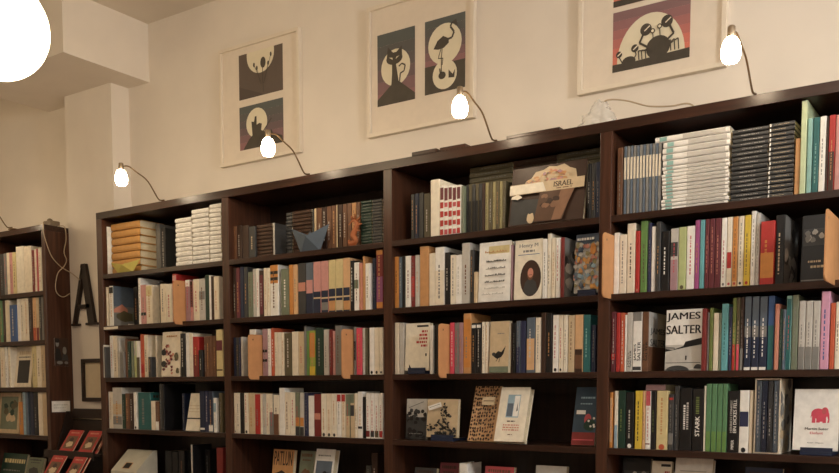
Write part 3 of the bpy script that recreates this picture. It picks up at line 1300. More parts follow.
bay(1, 4, '''
F 270.5 291 450.7 tan | art=patlun lean=8 s=6 ph=tan_cover_with_dark_capitals,_facing_out
F 296.5 310.5 452 grey_green | art=title lean=10 s=7 th=1.5 ph=grey_green_cover_facing_out
F 311 330 451.3 white | art=window lean=12 s=4 th=3 ph=white_cover_with_blue_photo,_facing_out
366 371 466 dark_grey | s=8 d=12
371.4 377.5 453.5 dark_brown | s=8 d=12
''')
# ---- third bay
bay(2, 0, '''
410.8 414.4 194.5 dark_grey | s=6
414.6 418.6 193.6 dark_blue | s=6
418.8 423.4 193 dark_grey | s=6
423.8 430 193.6 olive | s=6
430.4 439.4 179.6 ivory | s=1.5 ink=none d=16
439.8 443.8 185.8 white | gr=red_and_white_volumes ink=none b=.72:.96:maroon,.55:.67:red,.37:.49:red,.19:.31:red,.02:.13:red ph=red_and_white_blocked_spine,_first_of_five
444 448 185.6 white | gr=red_and_white_volumes ink=none b=.70:.95:maroon,.57:.66:rose,.39:.48:red,.21:.30:red,.02:.12:rose ph=red_and_white_blocked_spine,_second_of_five
448.2 452.2 185.4 white | gr=red_and_white_volumes ink=none b=.72:.96:maroon,.55:.67:red,.37:.49:red,.19:.31:red,.02:.13:red ph=red_and_white_blocked_spine,_third_of_five
452.4 456.4 185.2 white | gr=red_and_white_volumes ink=none b=.70:.95:maroon,.57:.66:rose,.39:.48:red,.21:.30:red,.02:.12:rose ph=red_and_white_blocked_spine,_fourth_of_five
456.6 460.6 185 white | gr=red_and_white_volumes ink=none b=.72:.96:maroon,.55:.67:red,.37:.49:red,.19:.31:red,.02:.13:red ph=red_and_white_blocked_spine,_last_of_five
461.2 464 186 grey_green |
465 468.2 185.2 dark_grey | s=3 ink=none b=0:.66:black d=10
468.4 471.6 184.8 olive | s=3 ink=none b=0:.66:black d=10
471.8 475 184.4 dark_grey | s=3 ink=none b=0:.66:black d=10
475.2 478.4 184 olive | s=3 ink=none b=0:.66:black d=10
478.6 481.6 183.6 dark_grey | s=3 ink=none b=0:.66:black d=10
481.8 484.6 183.4 dark_brown | s=3 ink=none d=10
485 488.4 182.8 khaki | ink=olive s=3 d=10
488.6 492 182.4 olive | s=3 d=10
492.2 495.6 182 khaki | ink=olive s=3 d=10
495.8 499 181.6 olive | s=3 d=10
499.2 502.4 181.3 khaki | ink=olive s=3 d=10
502.6 505.4 181 olive | s=3 d=10
P 469 512 158.5 14 olive | free=1 s=14.5 d=10 ink=grey ph=olive_book_in_back_pile_by_the_olive_journals gr=back_piles
P 512.6 556 153 14 dark_brown | free=1 s=14.5 d=10 ink=olive ph=brown_book_in_pile_behind_the_big_dark_cover gr=back_piles
P 556.6 603 148 14 olive | free=1 s=14.5 d=10 ink=grey ph=olive_book_in_right_back_pile gr=back_piles
F 508 582.6 163.5 dark_brown | art=israel th=2.2 lean=10 s=1.5 ph=large_dark_cover_lettered_ISRAEL_on_a_pale_band
587 591 164 black | s=3 d=10
591.2 595.4 163 dark_grey | s=3 d=10
595.6 600 162 dark_blue | s=3 d=10
''')
bay(2, 1, '''
392.4 398.6 257 orange | ink=dark_brown
398.8 401.8 257 blue_grey |
402 405 256 black |
405.2 410.8 256 white | ink=dark_red
411 414.8 256 dark_red | b=.2:.6:red
415 419.4 255.2 pale_grey |
419.7 428.5 246.5 tan | ink=none d=16
429 434.8 253.4 cream |
435 444.3 247.3 white | b=0:.6:cream
444.6 449.8 252.5 black |
450.2 455.6 255 ivory | ink=grey
455.8 461.5 255 white | ink=pale_grey
461.8 469.8 243 pale_grey | d=15
470 473.4 250 dark_grey |
473.6 476.8 272 beige | s=.5
F 478 509.6 242 white | art=script th=2.4 lean=3 s=1 ph=glossy_white_cover_with_black_handwriting
510 512.2 245 mauve | ink=none
F 513.6 541 239.8 ivory | art=oval th=2.2 lean=3 s=1 ph=cream_cover_with_dark_oval_portrait,_facing_out
541.6 547 239 white | ink=grey
547.2 551 233.8 ivory | ink=dark_grey d=13
551.2 555.4 238 cream |
555.6 560 238 white |
560.3 564.6 237.5 dark_red | ink=none d=16 art=greyphoto
F 573.5 599 234 pale_grey | art=painting th=2.6 lean=5 s=4 stand=painted_cover,_second_shelf,_third_bay ph=cover_painted_in_orange_and_grey,_facing_out
''')
bay(2, 2, '''
394 399 322.8 cream | ink=none
399.2 404 323 pale_grey |
F 404.8 428.6 323.5 ivory | art=redtext th=2.2 lean=3 s=1 stand=red_lettered_white_cover,_third_shelf,_third_bay ph=white_cover_with_red_lettering,_facing_out
429 433 325.6 white |
434 438.3 324.4 black |
C 438.6 449.4 323.6 | ph=tan_divider_card_left_of_a_bright_pink_book,_third_shelf,_third_bay
449.6 454.2 322.8 hot_pink | ink=white
454.4 458.6 322.8 grey |
458.8 463 322.6 mauve |
463.2 470.9 313.5 tan | b=.1:.9:orange d=15
471.2 476 323 black | b=.90:.96:white ph=black_book_with_white_spot,_nearest_the_tan_book gr=black_books_with_white_spot
476.2 481.2 322.8 black | b=.90:.96:white ph=black_book_with_white_spot,_farther_from_tan_book gr=black_books_with_white_spot
481.6 484.8 322 ivory |
485 488 322 cream |
F 489 508 321.6 beige | art=bird th=2 lean=3 s=1 ph=beige_cover_with_black_bird,_facing_out
508.6 512 323 dark_brown | s=3
512.2 515.6 323 black | s=3
516 520.2 321 blue_grey | b=0:.5:navy
520.4 525.4 321 navy |
526.4 534.8 317.7 blue_grey | b=.05:.62:peach
535.2 540.5 317.7 cream |
541 545.8 312.8 dark_brown |
546 551.8 313.4 black |
552.5 558.4 315 white | dot=black
558.6 563 315 cream | dot=black
563.2 567.5 315 ivory |
568 574.3 315.4 beige |
574.6 582.8 314.8 peach | b=0:.4:dark_brown,.06:.3:brown ink=none
583 590.3 314.8 teal | ink=pale_teal
590.6 595.5 325 dark_blue | s=2
''')
bay(2, 3, '''
F 405.5 426 399.4 pale_grey | art=foliagedark th=1.5 lean=4 s=4 ph=cover_of_dark_foliage_under_pale_sky,_facing_out
F 426.4 457 399.6 beige | art=foliage th=1.6 lean=4 s=3 stand=beige_foliage_cover,_fourth_shelf,_third_bay ph=beige_cover_with_black_foliage_and_paper_tag
F 467.4 494 387.6 peach | art=leopard th=1.5 lean=17 s=2 ph=leopard_spotted_cover_leaning_back
F 493.6 522.6 390 ivory | art=drawing th=3.2 lean=17 s=-1.5 free=1 ph=cream_volume_with_grey_drawing_and_red_lines
F 570.6 594 388.3 deep_blue | art=bluebook th=1.5 lean=13 s=3 ph=dark_blue_cover_with_pink_flower_and_red_foot
''')
bay(2, 4, '''
F 412 434 469 dark_grey | art=title lean=8 s=5 ph=dark_cover_with_pale_capitals,_barely_showing
F 437 456 464 maroon | art=title lean=8 s=6 ph=maroon_cover,_barely_showing
459 467 463.5 white | ink=none s=4
F 482 511 468 rose | art=title lean=8 s=5 ph=rose_red_cover,_barely_showing
F 533 564 467 pale_grey | art=plain lean=6 s=5 ph=pale_grey_cover,_barely_showing
''')
# ---- right bay
SER = 'nm=journal gr=blue_and_cream_journals ink=none b=.52:.84:cream s=2'
jour = '\n'.join(f'{623.4 + i * 3.14:.1f} {626.4 + i * 3.14:.1f} {146.8 - i * 0.36:.1f} {("blue_grey", "grey")[i % 2]} | {SER} ph={("blue_grey", "grey")[i % 2]}_journal_with_cream_band,_{w}_of_twelve'
                 for i, w in enumerate(('first', 'second', 'third', 'fourth', 'fifth', 'sixth', 'seventh', 'eighth', 'ninth', 'tenth', 'eleventh', 'last')))
bay(3, 0, f'''
616.8 622.6 148 brown | s=2
{jour}
P 661.6 729.6 130.5 17 white | tops=5 groove=1 s=1.5 d=19 ink=none b=.06:.16:pale_teal,.38:.95:pale_grey nm=catalogue ph=white_catalogue_with_grey_band gr=white_catalogues
P 731 768 127.5 16 dark_grey | groove=1 s=2 d=17 ink=pale_grey ph=dark_book_of_left_dark_pile gr=dark_piles
P 768.6 794 121.5 16 dark_grey | groove=1 s=2 d=17 ink=beige b=.0:.06:white ph=dark_book_of_right_dark_pile gr=dark_piles
794.6 799.8 138.6 tan | s=2 ink=none
800.4 806.6 94.5 mint | ink=none d=21
806.8 812 118.6 pale_teal | ink=none
812.3 818.8 117.6 teal | ink=pale_teal
819 825.6 116.6 white | ink=grey
825.8 828 117 dark_brown | ink=none
828.2 834.8 115.2 red | b=0:.52:dark_brown
835 841 115 pink | ink=none
841.3 848 115 cream |
''')
bay(3, 1, '''
C 602.6 613 232.6 | ph=tan_divider_card_at_left_end,_second_shelf,_right_bay
613.3 619 233 white | ink=none
619.2 626.4 234.7 ivory | ink=grey
626.8 635 223.6 cream | ink=dark_brown d=15
635.2 639.8 231 red | dot=salmon ink=none
640.2 647.2 221.2 green | ink=olive
647.5 651 223 navy |
651.2 655.4 226.7 white | ink=none
655.7 660.4 222 dark_grey | s=1
660.6 669.4 231.5 black | ink=white
670.2 678 228.6 pale_grey | b=.55:.78:dark_grey,.0:.5:mauve
678.3 686 227.2 pale_green | dot=olive ink=none
686.3 694.3 226.2 white | ink=rose
694.6 699.4 220.3 magenta |
699.6 704.4 220 turquoise |
704.7 709 219.3 maroon | ink=salmon ph=maroon_volume,_first_of_three_alike gr=maroon_volumes
709.2 714.6 218.8 maroon | ink=salmon ph=maroon_volume,_second_of_three_alike gr=maroon_volumes
714.8 720.6 218.4 maroon | ink=salmon ph=maroon_volume,_last_of_three_alike gr=maroon_volumes
721 726.4 218 white | dot=grey
726.6 732 217.2 ivory | b=.27:.50:red dot=rose ink=none
732.2 737.6 216.8 peach | dot=red b=.08:1:orange
737.9 743.5 216.2 cream | dot=black
743.8 750.3 215.2 yellow | dot=red ink=olive
750.6 755.4 211.2 white | ink=grey d=15
755.6 759.6 213 pale_grey | ink=grey
760 774.2 221.2 red | s=.2 b=.1:.5:orange ink=orange
774.6 784.6 215.2 black | ink=beige d=19 art=greyphoto ph=thick_black_book_showing_a_grey_photo_cover
F 800 828 215 black | art=darkphoto th=2 lean=3 s=6 d=12 ph=black_cover_with_grey_photo_strip,_facing_out
C 825.2 838 209.4 | ph=tan_divider_card_at_right_edge_of_photo,_second_shelf,_right_bay
''')
SALT = dict(
    s1=[('JAMES', .07, .32, .12, .48, 'dark grey'), ('SALTER', .07, .36, .54, .92, 'dark grey')],
    s2=[('JAMES', .18, .46, .10, .48, 'black'), ('SALTER', .18, .50, .54, .92, 'black')],
    st=[('STARK', .24, .56, .25, .68, 'white'), ('', .60, .86, .30, .62, 'olive green')],
    dk=[('EIN DICKES FELL', .32, .86, .50, .82, 'white'), ('HEINRICH STEINFEST', .32, .85, .20, .40, 'pale grey'), ('PIPER', .05, .20, .34, .60, 'white')],
    lk=[('', .34, .72, .28, .46, 'white'), ('', .34, .76, .56, .74, 'pale grey')])
bay(3, 2, '''
611 615.8 312 maroon | b=.2:.3:red
616 620 312.8 red | ink=none
620.2 624.4 313 orange_red | ink=white
624.6 626.6 315 white | ink=none
626.8 632.4 312.6 pale_grey | tx=s1 ph=grey_spine_lettered_in_two_dark_capital_lines
632.6 641.8 312.2 white | tx=s2 b=.85:1:grey,.02:.08:dark_grey ph=white_spine_lettered_in_black_capitals
642 648.6 312 brown | tx=s2 art=salter_side d=17 ph=brown_spine_beside_a_brown_photo_cover
F 664.4 701 309.8 white | art=salter th=2.4 lean=3 s=2 ph=white_cover_with_two_lines_of_big_black_capitals
701.4 706 308.7 dark_red | ink=none s=.2
706.2 708.8 312.5 grey |
709 712.8 308 olive_green | ink=none
713 718.4 313 cream |
718.6 721 313 grey_green |
721.2 728.2 304 turquoise | ink=teal d=14
728.4 731.8 307.3 navy |
732 735.8 298.2 olive_green | b=0:.36:red
736 739.8 297.8 olive | b=0:.36:hot_pink ink=beige
740 743.6 297.6 dark_brown | b=0:.3:grey
744 751.2 296.8 dark_blue | b=.45:.6:grey,.6:1:blue_grey,.0:.04:white ink=white gr=city_volumes ph=dark_blue_city_volume,_first_of_three
751.4 759 296.7 dark_blue | b=.45:.6:grey,.6:1:blue_grey,.0:.04:white ink=white gr=city_volumes ph=dark_blue_city_volume,_second_of_three
759.2 767.2 296.6 dark_blue | b=.45:.6:grey,.6:1:blue_grey,.0:.04:white ink=white gr=city_volumes ph=dark_blue_city_volume,_last_of_three
767.5 774 296 blue | b=0:.6:teal ink=none d=15
774.3 779 304 salmon | s=.8
779.2 782 309 dark_green | s=.8
782.2 785.2 309.4 blue_grey | s=.8
785.5 791.2 296 pale_teal | b=0:.96:teal
791.5 798 295.2 grey_green |
798.3 805 301 pale_grey | b=0:.33:grey ink=grey gr=pale_grey_volumes ph=pale_grey_volume,_first_of_three
805.2 812.3 301 pale_grey | b=0:.33:grey ink=grey gr=pale_grey_volumes ph=pale_grey_volume,_second_of_three
812.5 819.8 301 pale_grey | b=0:.33:grey ink=grey gr=pale_grey_volumes ph=pale_grey_volume,_last_of_three
820.3 829.4 291.6 lilac_pink | ink=blue
829.7 834.8 303 orange_red | ink=none
835 841 302 ivory |
841.3 848 300 dark_green |
''', SALT)
bay(3, 3, '''
606.8 612.6 392.3 orange | b=.1:.9:peach
614 617.8 391 ivory | b=0:.4:pale_blue
618 625.4 390.8 dark_green | ink=olive_green
625.7 633.8 392.3 black | dot=white
634.8 642 390.8 yellow | ink=black
642.2 645 390.8 peach | ink=olive
645.3 650.6 391.2 white | b=.75:1:rose,.08:.1:dark_red
650.9 655.8 391.2 black | ink=olive_green
656.2 667.8 390.8 pale_yellow | dot=orange_red ink=tan
668.1 673.5 394.4 dark_grey | b=.1:.3:grey,.9:.94:red
673.8 679.3 386 dark_grey | ink=grey s=2
679.6 691.8 388 black | tx=lk ph=thick_black_book_with_white_upright_lettering
692 703.4 389 black | tx=st ph=black_book_with_bold_white_word_under_green_one
703.7 705.4 386 ivory | ink=none
705.6 711 383.9 leaf_green | ink=none b=0:.3:green gr=green_volumes ph=green_volume,_first_of_four
711.2 716.6 383.9 leaf_green | ink=none b=0:.3:green gr=green_volumes ph=green_volume,_second_of_four
716.8 722 383.9 leaf_green | ink=none b=0:.3:green gr=green_volumes ph=green_volume,_third_of_four
722.2 727 383.9 leaf_green | ink=none b=0:.3:green gr=green_volumes ph=green_volume,_last_of_four
727.4 738.8 391 black | tx=dk ph=black_book_with_bold_white_capitals_up_its_spine
739 748.8 390.4 white | b=.42:.66:navy dot=black ink=none
749.1 752.4 390.4 cream | ink=none
F 791.8 836.6 390 white | art=elephant th=2.2 lean=5 s=3 stand=white_elephant_cover,_fourth_shelf,_right_bay ph=white_cover_with_pink_elephant,_facing_out
''', SALT)
bay(3, 4, '''
F 619 647 459.6 dark_grey | art=darkphoto lean=8 s=7 ph=dark_photo_cover,_barely_showing
F 648 668 462.8 ivory | art=redtext lean=8 s=6 ph=white_cover_with_red_lettering,_barely_showing
F 669 707 461.8 white | art=plain lean=14 s=4 th=3 ph=big_white_glossy_cover,_barely_showing
F 741 779 469.5 dark_blue | art=title lean=8 s=6 ph=dark_blue_cover,_barely_showing
''')


# ---- narrow bookcase at far left
def corner(n, text):
    rn = ('top', 'second', 'third', 'fourth', 'lowest')[n]
    shelf_row(text, LSH[n], LX0 + 0.03, LX1 - 0.03, LY, f'{rn} shelf, far left bookcase', f'books on the {rn} shelf of the far left bookcase', 0.22, (TOPZ - 0.03 if n == 0 else LSH[n - 1] - 0.024) - LSH[n] - 0.004)


corner(0, '''
-7 -3.8 254 white |
-3.6 0 254 dark_brown |
0.2 3.6 254 dark_grey |
3.9 6.6 253.5 grey |
6.9 9.4 252.8 cream |
9.6 12.4 252.6 pink |
12.6 16 252.2 pale_yellow |
16.3 24 246.4 ivory | ink=none
24.2 31.6 246.2 cream | ink=none
31.9 34.3 250 dark_red |
34.5 36.3 249 cream |
36.5 38.2 248.8 rose |
38.4 41 248.2 ivory |
41.2 43.6 247.6 pale_grey |
''')
corner(1, '''
-7 -3 298 cream |
-2.8 -.4 300 brown |
-.2 2.6 299 leaf_green |
2.8 5.2 299 dark_brown |
5.4 9.6 297.7 cream | ink=none
9.9 16.2 305 blue | s=.8
16.5 20.2 297 white | ink=none
20.5 24.4 297.5 ivory |
24.6 28.4 297.6 cream |
28.7 32.4 298.5 dark_brown |
32.8 36 297.6 peach | b=0:.3:orange_red
36.2 38.8 297.6 beige | b=0:.3:dark_red
39 41.2 291.4 dark_grey |
41.4 43.2 291.2 grey |
''')
corner(2, '''
-7 -3 347 brown |
-2.8 0 347 grey |
.2 4.6 346 cream |
5 7.2 346 white |
8.4 10.6 346 ivory |
F 13 30.6 345.5 cream | art=magazine th=1 lean=8 s=3 ph=cream_magazine_with_black_picture,_facing_out
32 36.4 343 pale_yellow |
36.6 41 343 cream |
41.2 45.2 342.6 beige |
''')
corner(3, '''
F -5 18.6 393 beige | art=framed th=1.5 lean=6 s=3 ph=green_picture_cover_with_beige_border,_facing_out
19 22.6 402 orange |
22.9 25.4 391 pale_blue |
25.6 28 391.2 blue_grey |
30 33.6 392 dark_blue |
33.8 37.8 392 black |
38.2 42.4 391.8 cream | ink=none
42.6 47 391.6 beige | ink=none
''')
corner(4, '''
F -6 23 454.5 dark_green | art=yellowtitle th=1.6 lean=14 s=3 ph=dark_green_cover_with_yellow_lettering,_leaning_back
F 24 39.5 459 grey_green | art=title th=1.6 lean=16 s=3 ph=grey_green_cover,_leaning_back
''')
place_all()
merge_rest()

# ------------------------------------------------------------------ lamps
BULB = glow('lit_glass_shade', BULB_COLOR, BULB_POWER)
NICKEL = mat('brushed_nickel', (176, 160, 138), 0.35, 0.05, 60.0, metal=0.9)
CORD = mat('beige_cord', (186, 166, 138), 0.6)
WHITE_PAINT = mat('white_painted_frame', (226, 214, 196), 0.5, 0.02, 20.0)


def clip_lamp(X, label, top=TOPZ):
    t = thing('clip_on_lamp', (X, 0.0, top), label, 'lamp', 'clip-on lamps along the bookcase top')
    zb = 2.463 - top                       # middle of the glass
    b = MB()
    b.box(-0.014, 0.030, 0.022, 0.07, 0.0002, 0.007, mat('bronzed_steel', (120, 98, 72), 0.4, 0.05, 60.0, metal=0.7))
    b.build('clamp', t, 0.001)
    b = MB()
    b.tube(spline([(0.015, 0.03, 0.012), (0.014, 0.008, 0.008), (0.012, -0.008, 0.018), (0.008, -0.06, 0.085), (0.006, -0.115, zb + 0.036), (0.004, -0.16, zb + 0.055), (0.001, -0.193, zb + 0.050)]), 0.0032, mat('bronzed_steel', (120, 98, 72), 0.4, 0.05, 60.0, metal=0.7))
    b.build('arm', t)  # bent tube
    b = MB()
    b.lathe([(0.008, 0.064), (0.0108, 0.061), (0.0112, 0.040), (0.0105, 0.032)], (0, -0.2, zb), NICKEL)
    so = b.build('socket', t)
    b = MB()
    b.lathe([(0.0100, 0.033), (0.0175, 0.027), (0.0235, 0.015), (0.0272, 0.000), (0.0275, -0.014), (0.0245, -0.028), (0.0185, -0.036), (0.010, -0.038)], (0, -0.2, zb), BULB, 24)
    b.build('glass_shade', so)


for X, w in zip((0.468, 1.380, 2.273, 3.174), ('above the left bay, nearest the pillar', 'in front of the castle and flower prints', 'below the flamingo print', 'below the crab print')):
    clip_lamp(X, f'lit glass clip-on lamp on the bookcase top, {w}')
clip_lamp(-0.80, 'lit glass clip-on lamp on top of the narrow far left bookcase')


def globe_lamp(c, r, label, power, color):
    t = thing('globe_pendant_lamp', c, label, 'pendant lamp')
    b = MB()
    b.lathe([(r * math.sin(R(a)), -r * math.cos(R(a))) for a in range(2, 173, 6)], (0, 0, 0), glow('lit_opal_globe', color, power), 36)
    b.build('glass_globe', t)
    b = MB()
    b.lathe([(0.045, r * 0.975), (0.05, r * 1.0), (0.05, r + 0.03), (0.012, r + 0.05)], (0, 0, 0), NICKEL)
    b.build('cap', t)
    b = MB()
    b.tube([(0, 0, r + 0.045), (0, 0, CEIL_Z - c[2] - 0.02)], 0.006, NICKEL)
    b.build('rod', t)
    b = MB()
    b.lathe([(0.06, CEIL_Z - c[2] - 0.03), (0.06, CEIL_Z - c[2] - 0.0005)], (0, 0, 0), WHITE_PAINT)
    b.build('ceiling_rose', t)


g = at(-3, 28, 0) - CAM
g = CAM + g.normalized() * 2.92 / (g.normalized().dot(Vector((-math.sin(YAW) * math.cos(PIT), math.cos(YAW) * math.cos(PIT), math.sin(PIT)))))
globe_lamp(tuple(g), 0.163, 'big glowing opal glass globe lamp hanging at the upper left', GLOBE_POWER, GLOBE_COLOR)
for i, (x, y, z, p, c) in enumerate(FILL_GLOBES):
    globe_lamp((x, y, z), 0.175, 'unseen opal globe lamp added for fill light, hanging ' + ('over the right bay', 'at the right end of the shop', 'behind the viewer', 'in the left part of the shop')[i], p, c)


# ------------------------------------------------------------------ framed prints
def framed(x0, x1, z0, z1, prints, label):
    t = thing('framed_print', ((x0 + x1) / 2, WALL_Y, z0), label, 'framed picture', 'white framed silhouette prints')
    w, h = x1 - x0, z1 - z0
    b = MB()
    f, d = 0.016, 0.026
    b.box(-w / 2, w / 2, -d, -0.001, 0, f, WHITE_PAINT)
    b.box(-w / 2, w / 2, -d, -0.001, h - f, h, WHITE_PAINT)
    b.box(-w / 2, -w / 2 + f, -d, -0.001, f, h - f, WHITE_PAINT)
    b.box(w / 2 - f, w / 2, -d, -0.001, f, h - f, WHITE_PAINT)
    b.build('frame', t, 0.001)
    b = MB()
    b.box(-w / 2 + f, w / 2 - f, -0.014, -0.002, f, h - f, mat('mat_board', (224, 211, 194), 0.7, 0.02, 30.0))
    mo = b.build('mat_board', t)
    for (a0, a1, b0, b1, art) in prints:
        b = MB()
        o = (a0 - (x0 + x1) / 2, -0.0142, b0 - z0)
        c = Canvas(b, o, (a1 - a0, 0, 0), (0, 0, b1 - b0), 0.0002)
        art(c, random.Random(5))
        b.build('print', mo)


INK = 'print ink'
MOON = mat('print_moon', (224, 214, 188), 0.6, 0.02)
SKY = [mat(f'print_sky_{i}', c, 0.6, 0.02) for i, c in enumerate([(212, 122, 102), (200, 116, 102), (182, 112, 104), (164, 108, 104), (146, 104, 104), (132, 102, 102)])]
DUSK = [mat(f'print_dusk_{i}', c, 0.6, 0.02) for i, c in enumerate([(146, 106, 108), (130, 100, 102), (112, 94, 96), (100, 92, 92), (94, 92, 90), (90, 94, 92)])]


def sky(c, ramp, v0=0.0, v1=1.0):
    n = len(ramp)
    for i in range(n):
        c.rect(0, 1, v0 + (v1 - v0) * i / n, v0 + (v1 - v0) * (i + 1) / n, ramp[i])


def p_flower(c, r):
    c.rect(0, 1, 0, 1, mat('print_slate', (98, 86, 78), 0.6, 0.02))
    c.poly([(0, 0), (0.6, 0), (0, 0.3)], mat('print_slate_dark', (86, 76, 70), 0.6, 0.02))
    c.poly([(0.5 + 0.31 * math.cos(R(a)), 0.90 + 0.40 * math.sin(R(a))) for a in range(180, 361, 10)] + [(0.81, 1), (0.19, 1)], MOON)
    c.ell(0.56, 0.71, 0.06, 0.12, INK)
    c.stroke([(0.55, 0.72), (0.55, 0.3), (0.57, 0.05)], 0.02, INK)
    for a, b, e in ((0.42, 0.62, 0.5), (0.74, 0.84, 0.58), (0.68, 0.66, 0.57), (0.36, 0.7, 0.53)):
        c.stroke([(e, 0.25), (a, b)], 0.012, INK)
        c.ell(a, b, 0.02, 0.05, INK)


def p_castle(c, r):
    sky(c, DUSK)
    c.disc(0.40, 0.57, 0.34, MOON)
    c.poly([(0.08, 0), (0.22, 0.22), (0.30, 0.30), (0.28, 0.62), (0.34, 0.60), (0.36, 0.72), (0.40, 0.72), (0.40, 0.52), (0.46, 0.55), (0.52, 0.52), (0.50, 0.38), (0.62, 0.30), (0.98, 0.16), (1, 0)], INK)
    c.stroke([(0.52, 0.3), (0.74, 0.6)], 0.03, INK)
    c.poly([(0.62, 0.30), (0.74, 0.34), (0.78, 0.22)], INK)


def p_cat(c, r):
    sky(c, DUSK, 0, 1)
    c.disc(0.49, 0.50, 0.255, MOON)
    c.poly([(0, 0), (0, 0.09), (0.42, 0.29), (0.58, 0.30), (1, 0.09), (1, 0)], INK)
    c.ell(0.46, 0.625, 0.215, 0.085, INK)
    c.poly([(0.25, 0.62), (0.29, 0.80), (0.44, 0.70)], INK)
    c.poly([(0.50, 0.70), (0.66, 0.78), (0.67, 0.62)], INK)
    c.poly([(0.40, 0.56), (0.50, 0.56), (0.54, 0.42), (0.58, 0.27), (0.38, 0.27), (0.40, 0.42)], INK)
    c.stroke([(0.60, 0.29), (0.62, 0.40), (0.72, 0.42), (0.75, 0.50), (0.66, 0.53), (0.58, 0.50)], 0.02, INK)
    c.poly([(0.32, 0.65), (0.42, 0.61), (0.41, 0.64)], MOON)
    c.poly([(0.50, 0.61), (0.60, 0.65), (0.52, 0.64)], MOON)


def p_flamingo(c, r):
    sky(c, DUSK, 0.35, 1)
    c.rect(0, 1, 0, 0.38, INK)
    c.disc(0.50, 0.64, 0.275, MOON)
    c.disc(0.50, 0.23, 0.20, MOON)
    c.poly([(0.22, 0.60), (0.32, 0.70), (0.46, 0.75), (0.60, 0.70), (0.60, 0.64), (0.48, 0.59), (0.34, 0.58)], INK)
    c.stroke([(0.57, 0.69), (0.68, 0.70), (0.73, 0.77), (0.64, 0.85), (0.68, 0.90), (0.76, 0.89)], 0.028, INK)
    c.poly([(0.68, 0.91), (0.78, 0.93), (0.82, 0.84), (0.77, 0.86)], INK)
    c.stroke([(0.44, 0.60), (0.42, 0.44), (0.42, 0.26)], 0.012, INK)
    c.stroke([(0.42, 0.60), (0.34, 0.46), (0.46, 0.45), (0.44, 0.36)], 0.012, INK)
    c.ell(0.44, 0.22, 0.09, 0.05, INK)
    c.poly([(0.60, 0.17), (0.60, 0.28), (0.70, 0.21), (0.76, 0.27), (0.74, 0.16)], INK)
    c.stroke([(0.40, 0.24), (0.38, 0.32)], 0.02, INK)


def p_crabs(c, r):
    sky(c, SKY, 0.1, 1)
    c.poly([(0.06 + 0.44 - 0.44 * math.cos(R(a)), 0.12 + 0.74 * math.sin(R(a))) for a in range(0, 181, 9)], MOON)
    c.poly([(0, 0), (0, 0.13), (0.3, 0.12), (1, 0.16), (1, 0)], INK)
    c.ell(0.60, 0.27, 0.155, 0.19, INK)
    c.ell(0.22, 0.14, 0.09, 0.08, INK)
    for (u, v, s) in ((0.44, 0.60, 0.10), (0.71, 0.66, 0.10), (0.09, 0.28, 0.055), (0.30, 0.33, 0.065)):
        c.disc(u, v, s, INK)
        c.stroke([(u - 0.02, v - 0.02), (u + 0.05, v + 0.05)], 0.02, 'cream')
    c.stroke([(0.47, 0.30), (0.36, 0.40), (0.42, 0.56)], 0.035, INK)
    c.stroke([(0.72, 0.36), (0.80, 0.44), (0.74, 0.60)], 0.035, INK)
    c.stroke([(0.14, 0.12), (0.09, 0.24)], 0.02, INK)
    c.stroke([(0.28, 0.14), (0.32, 0.22), (0.30, 0.30)], 0.02, INK)
    for u, v in ((0.53, 0.55), (0.62, 0.60)):
        c.stroke([(u + 0.01, 0.40), (u, v)], 0.016, INK)
        c.disc(u, v, 0.042, INK)
        c.disc(u, v, 0.024, MOON)
    for u in (0.38, 0.42, 0.47):
        c.stroke([(0.52, 0.24), (u - 0.03, 0.27), (u - 0.02, 0.12)], 0.02, INK)
    for u in (0.76, 0.81, 0.86):
        c.stroke([(0.70, 0.24), (u, 0.34), (u + 0.01, 0.16)], 0.02, INK)


def p_palm(c, r):
    sky(c, SKY, 0, 1)
    c.rect(0, 1, 0, 0.10, INK)
    c.poly([(0.12 + 0.38 - 0.38 * math.cos(R(a)), 0.10 + 0.62 * math.sin(R(a))) for a in range(0, 181, 9)], MOON)
    c.poly([(0.25, 0), (0.3, 0.3), (0.5, 0.36), (0.7, 0.28), (0.8, 0)], INK)


def prect(x0, x1, xl, yt, yb):
    """print rectangle from its left edge column and top/bottom rows, right edge column"""
    a, b = at(x0, yt, 0.275), at(x0, yb, 0.275)
    return a.x, at(x1, yt, 0.275).x, b.z, a.z


A = prect(238.6, 282.6, 0, 56, 101)
B = prect(240, 283.6, 0, 108, 151)
framed(0.617, 1.133, 2.580, 3.132, [(A[0], A[1], A[2], A[3], p_flower), (A[0], A[1], B[2], B[3], p_castle)],
       'white framed print pair, flower over castle silhouette, leftmost on the wall')
A = prect(377.4, 415, 0, 36, 107.3)
B = prect(425, 465.4, 0, 22.4, 95.7)
framed(1.520, 2.050, 2.580, 3.120, [(A[0], A[1], A[2], A[3], p_cat), (B[0], B[1], B[2], B[3], p_flamingo)],
       'white framed print pair, black cat beside flamingo, middle of the wall')
A = prect(613.4, 690.5, 0, 13.5, 73)
hh = A[3] - A[2]
framed(2.495, 3.030, 2.583, 3.130, [(A[0], A[1], A[2], A[3], p_crabs), (A[0], A[1], A[3] + 0.019, A[3] + 0.019 + hh, p_palm)],
       'white framed print with crabs before a pale moon, rightmost on the wall')


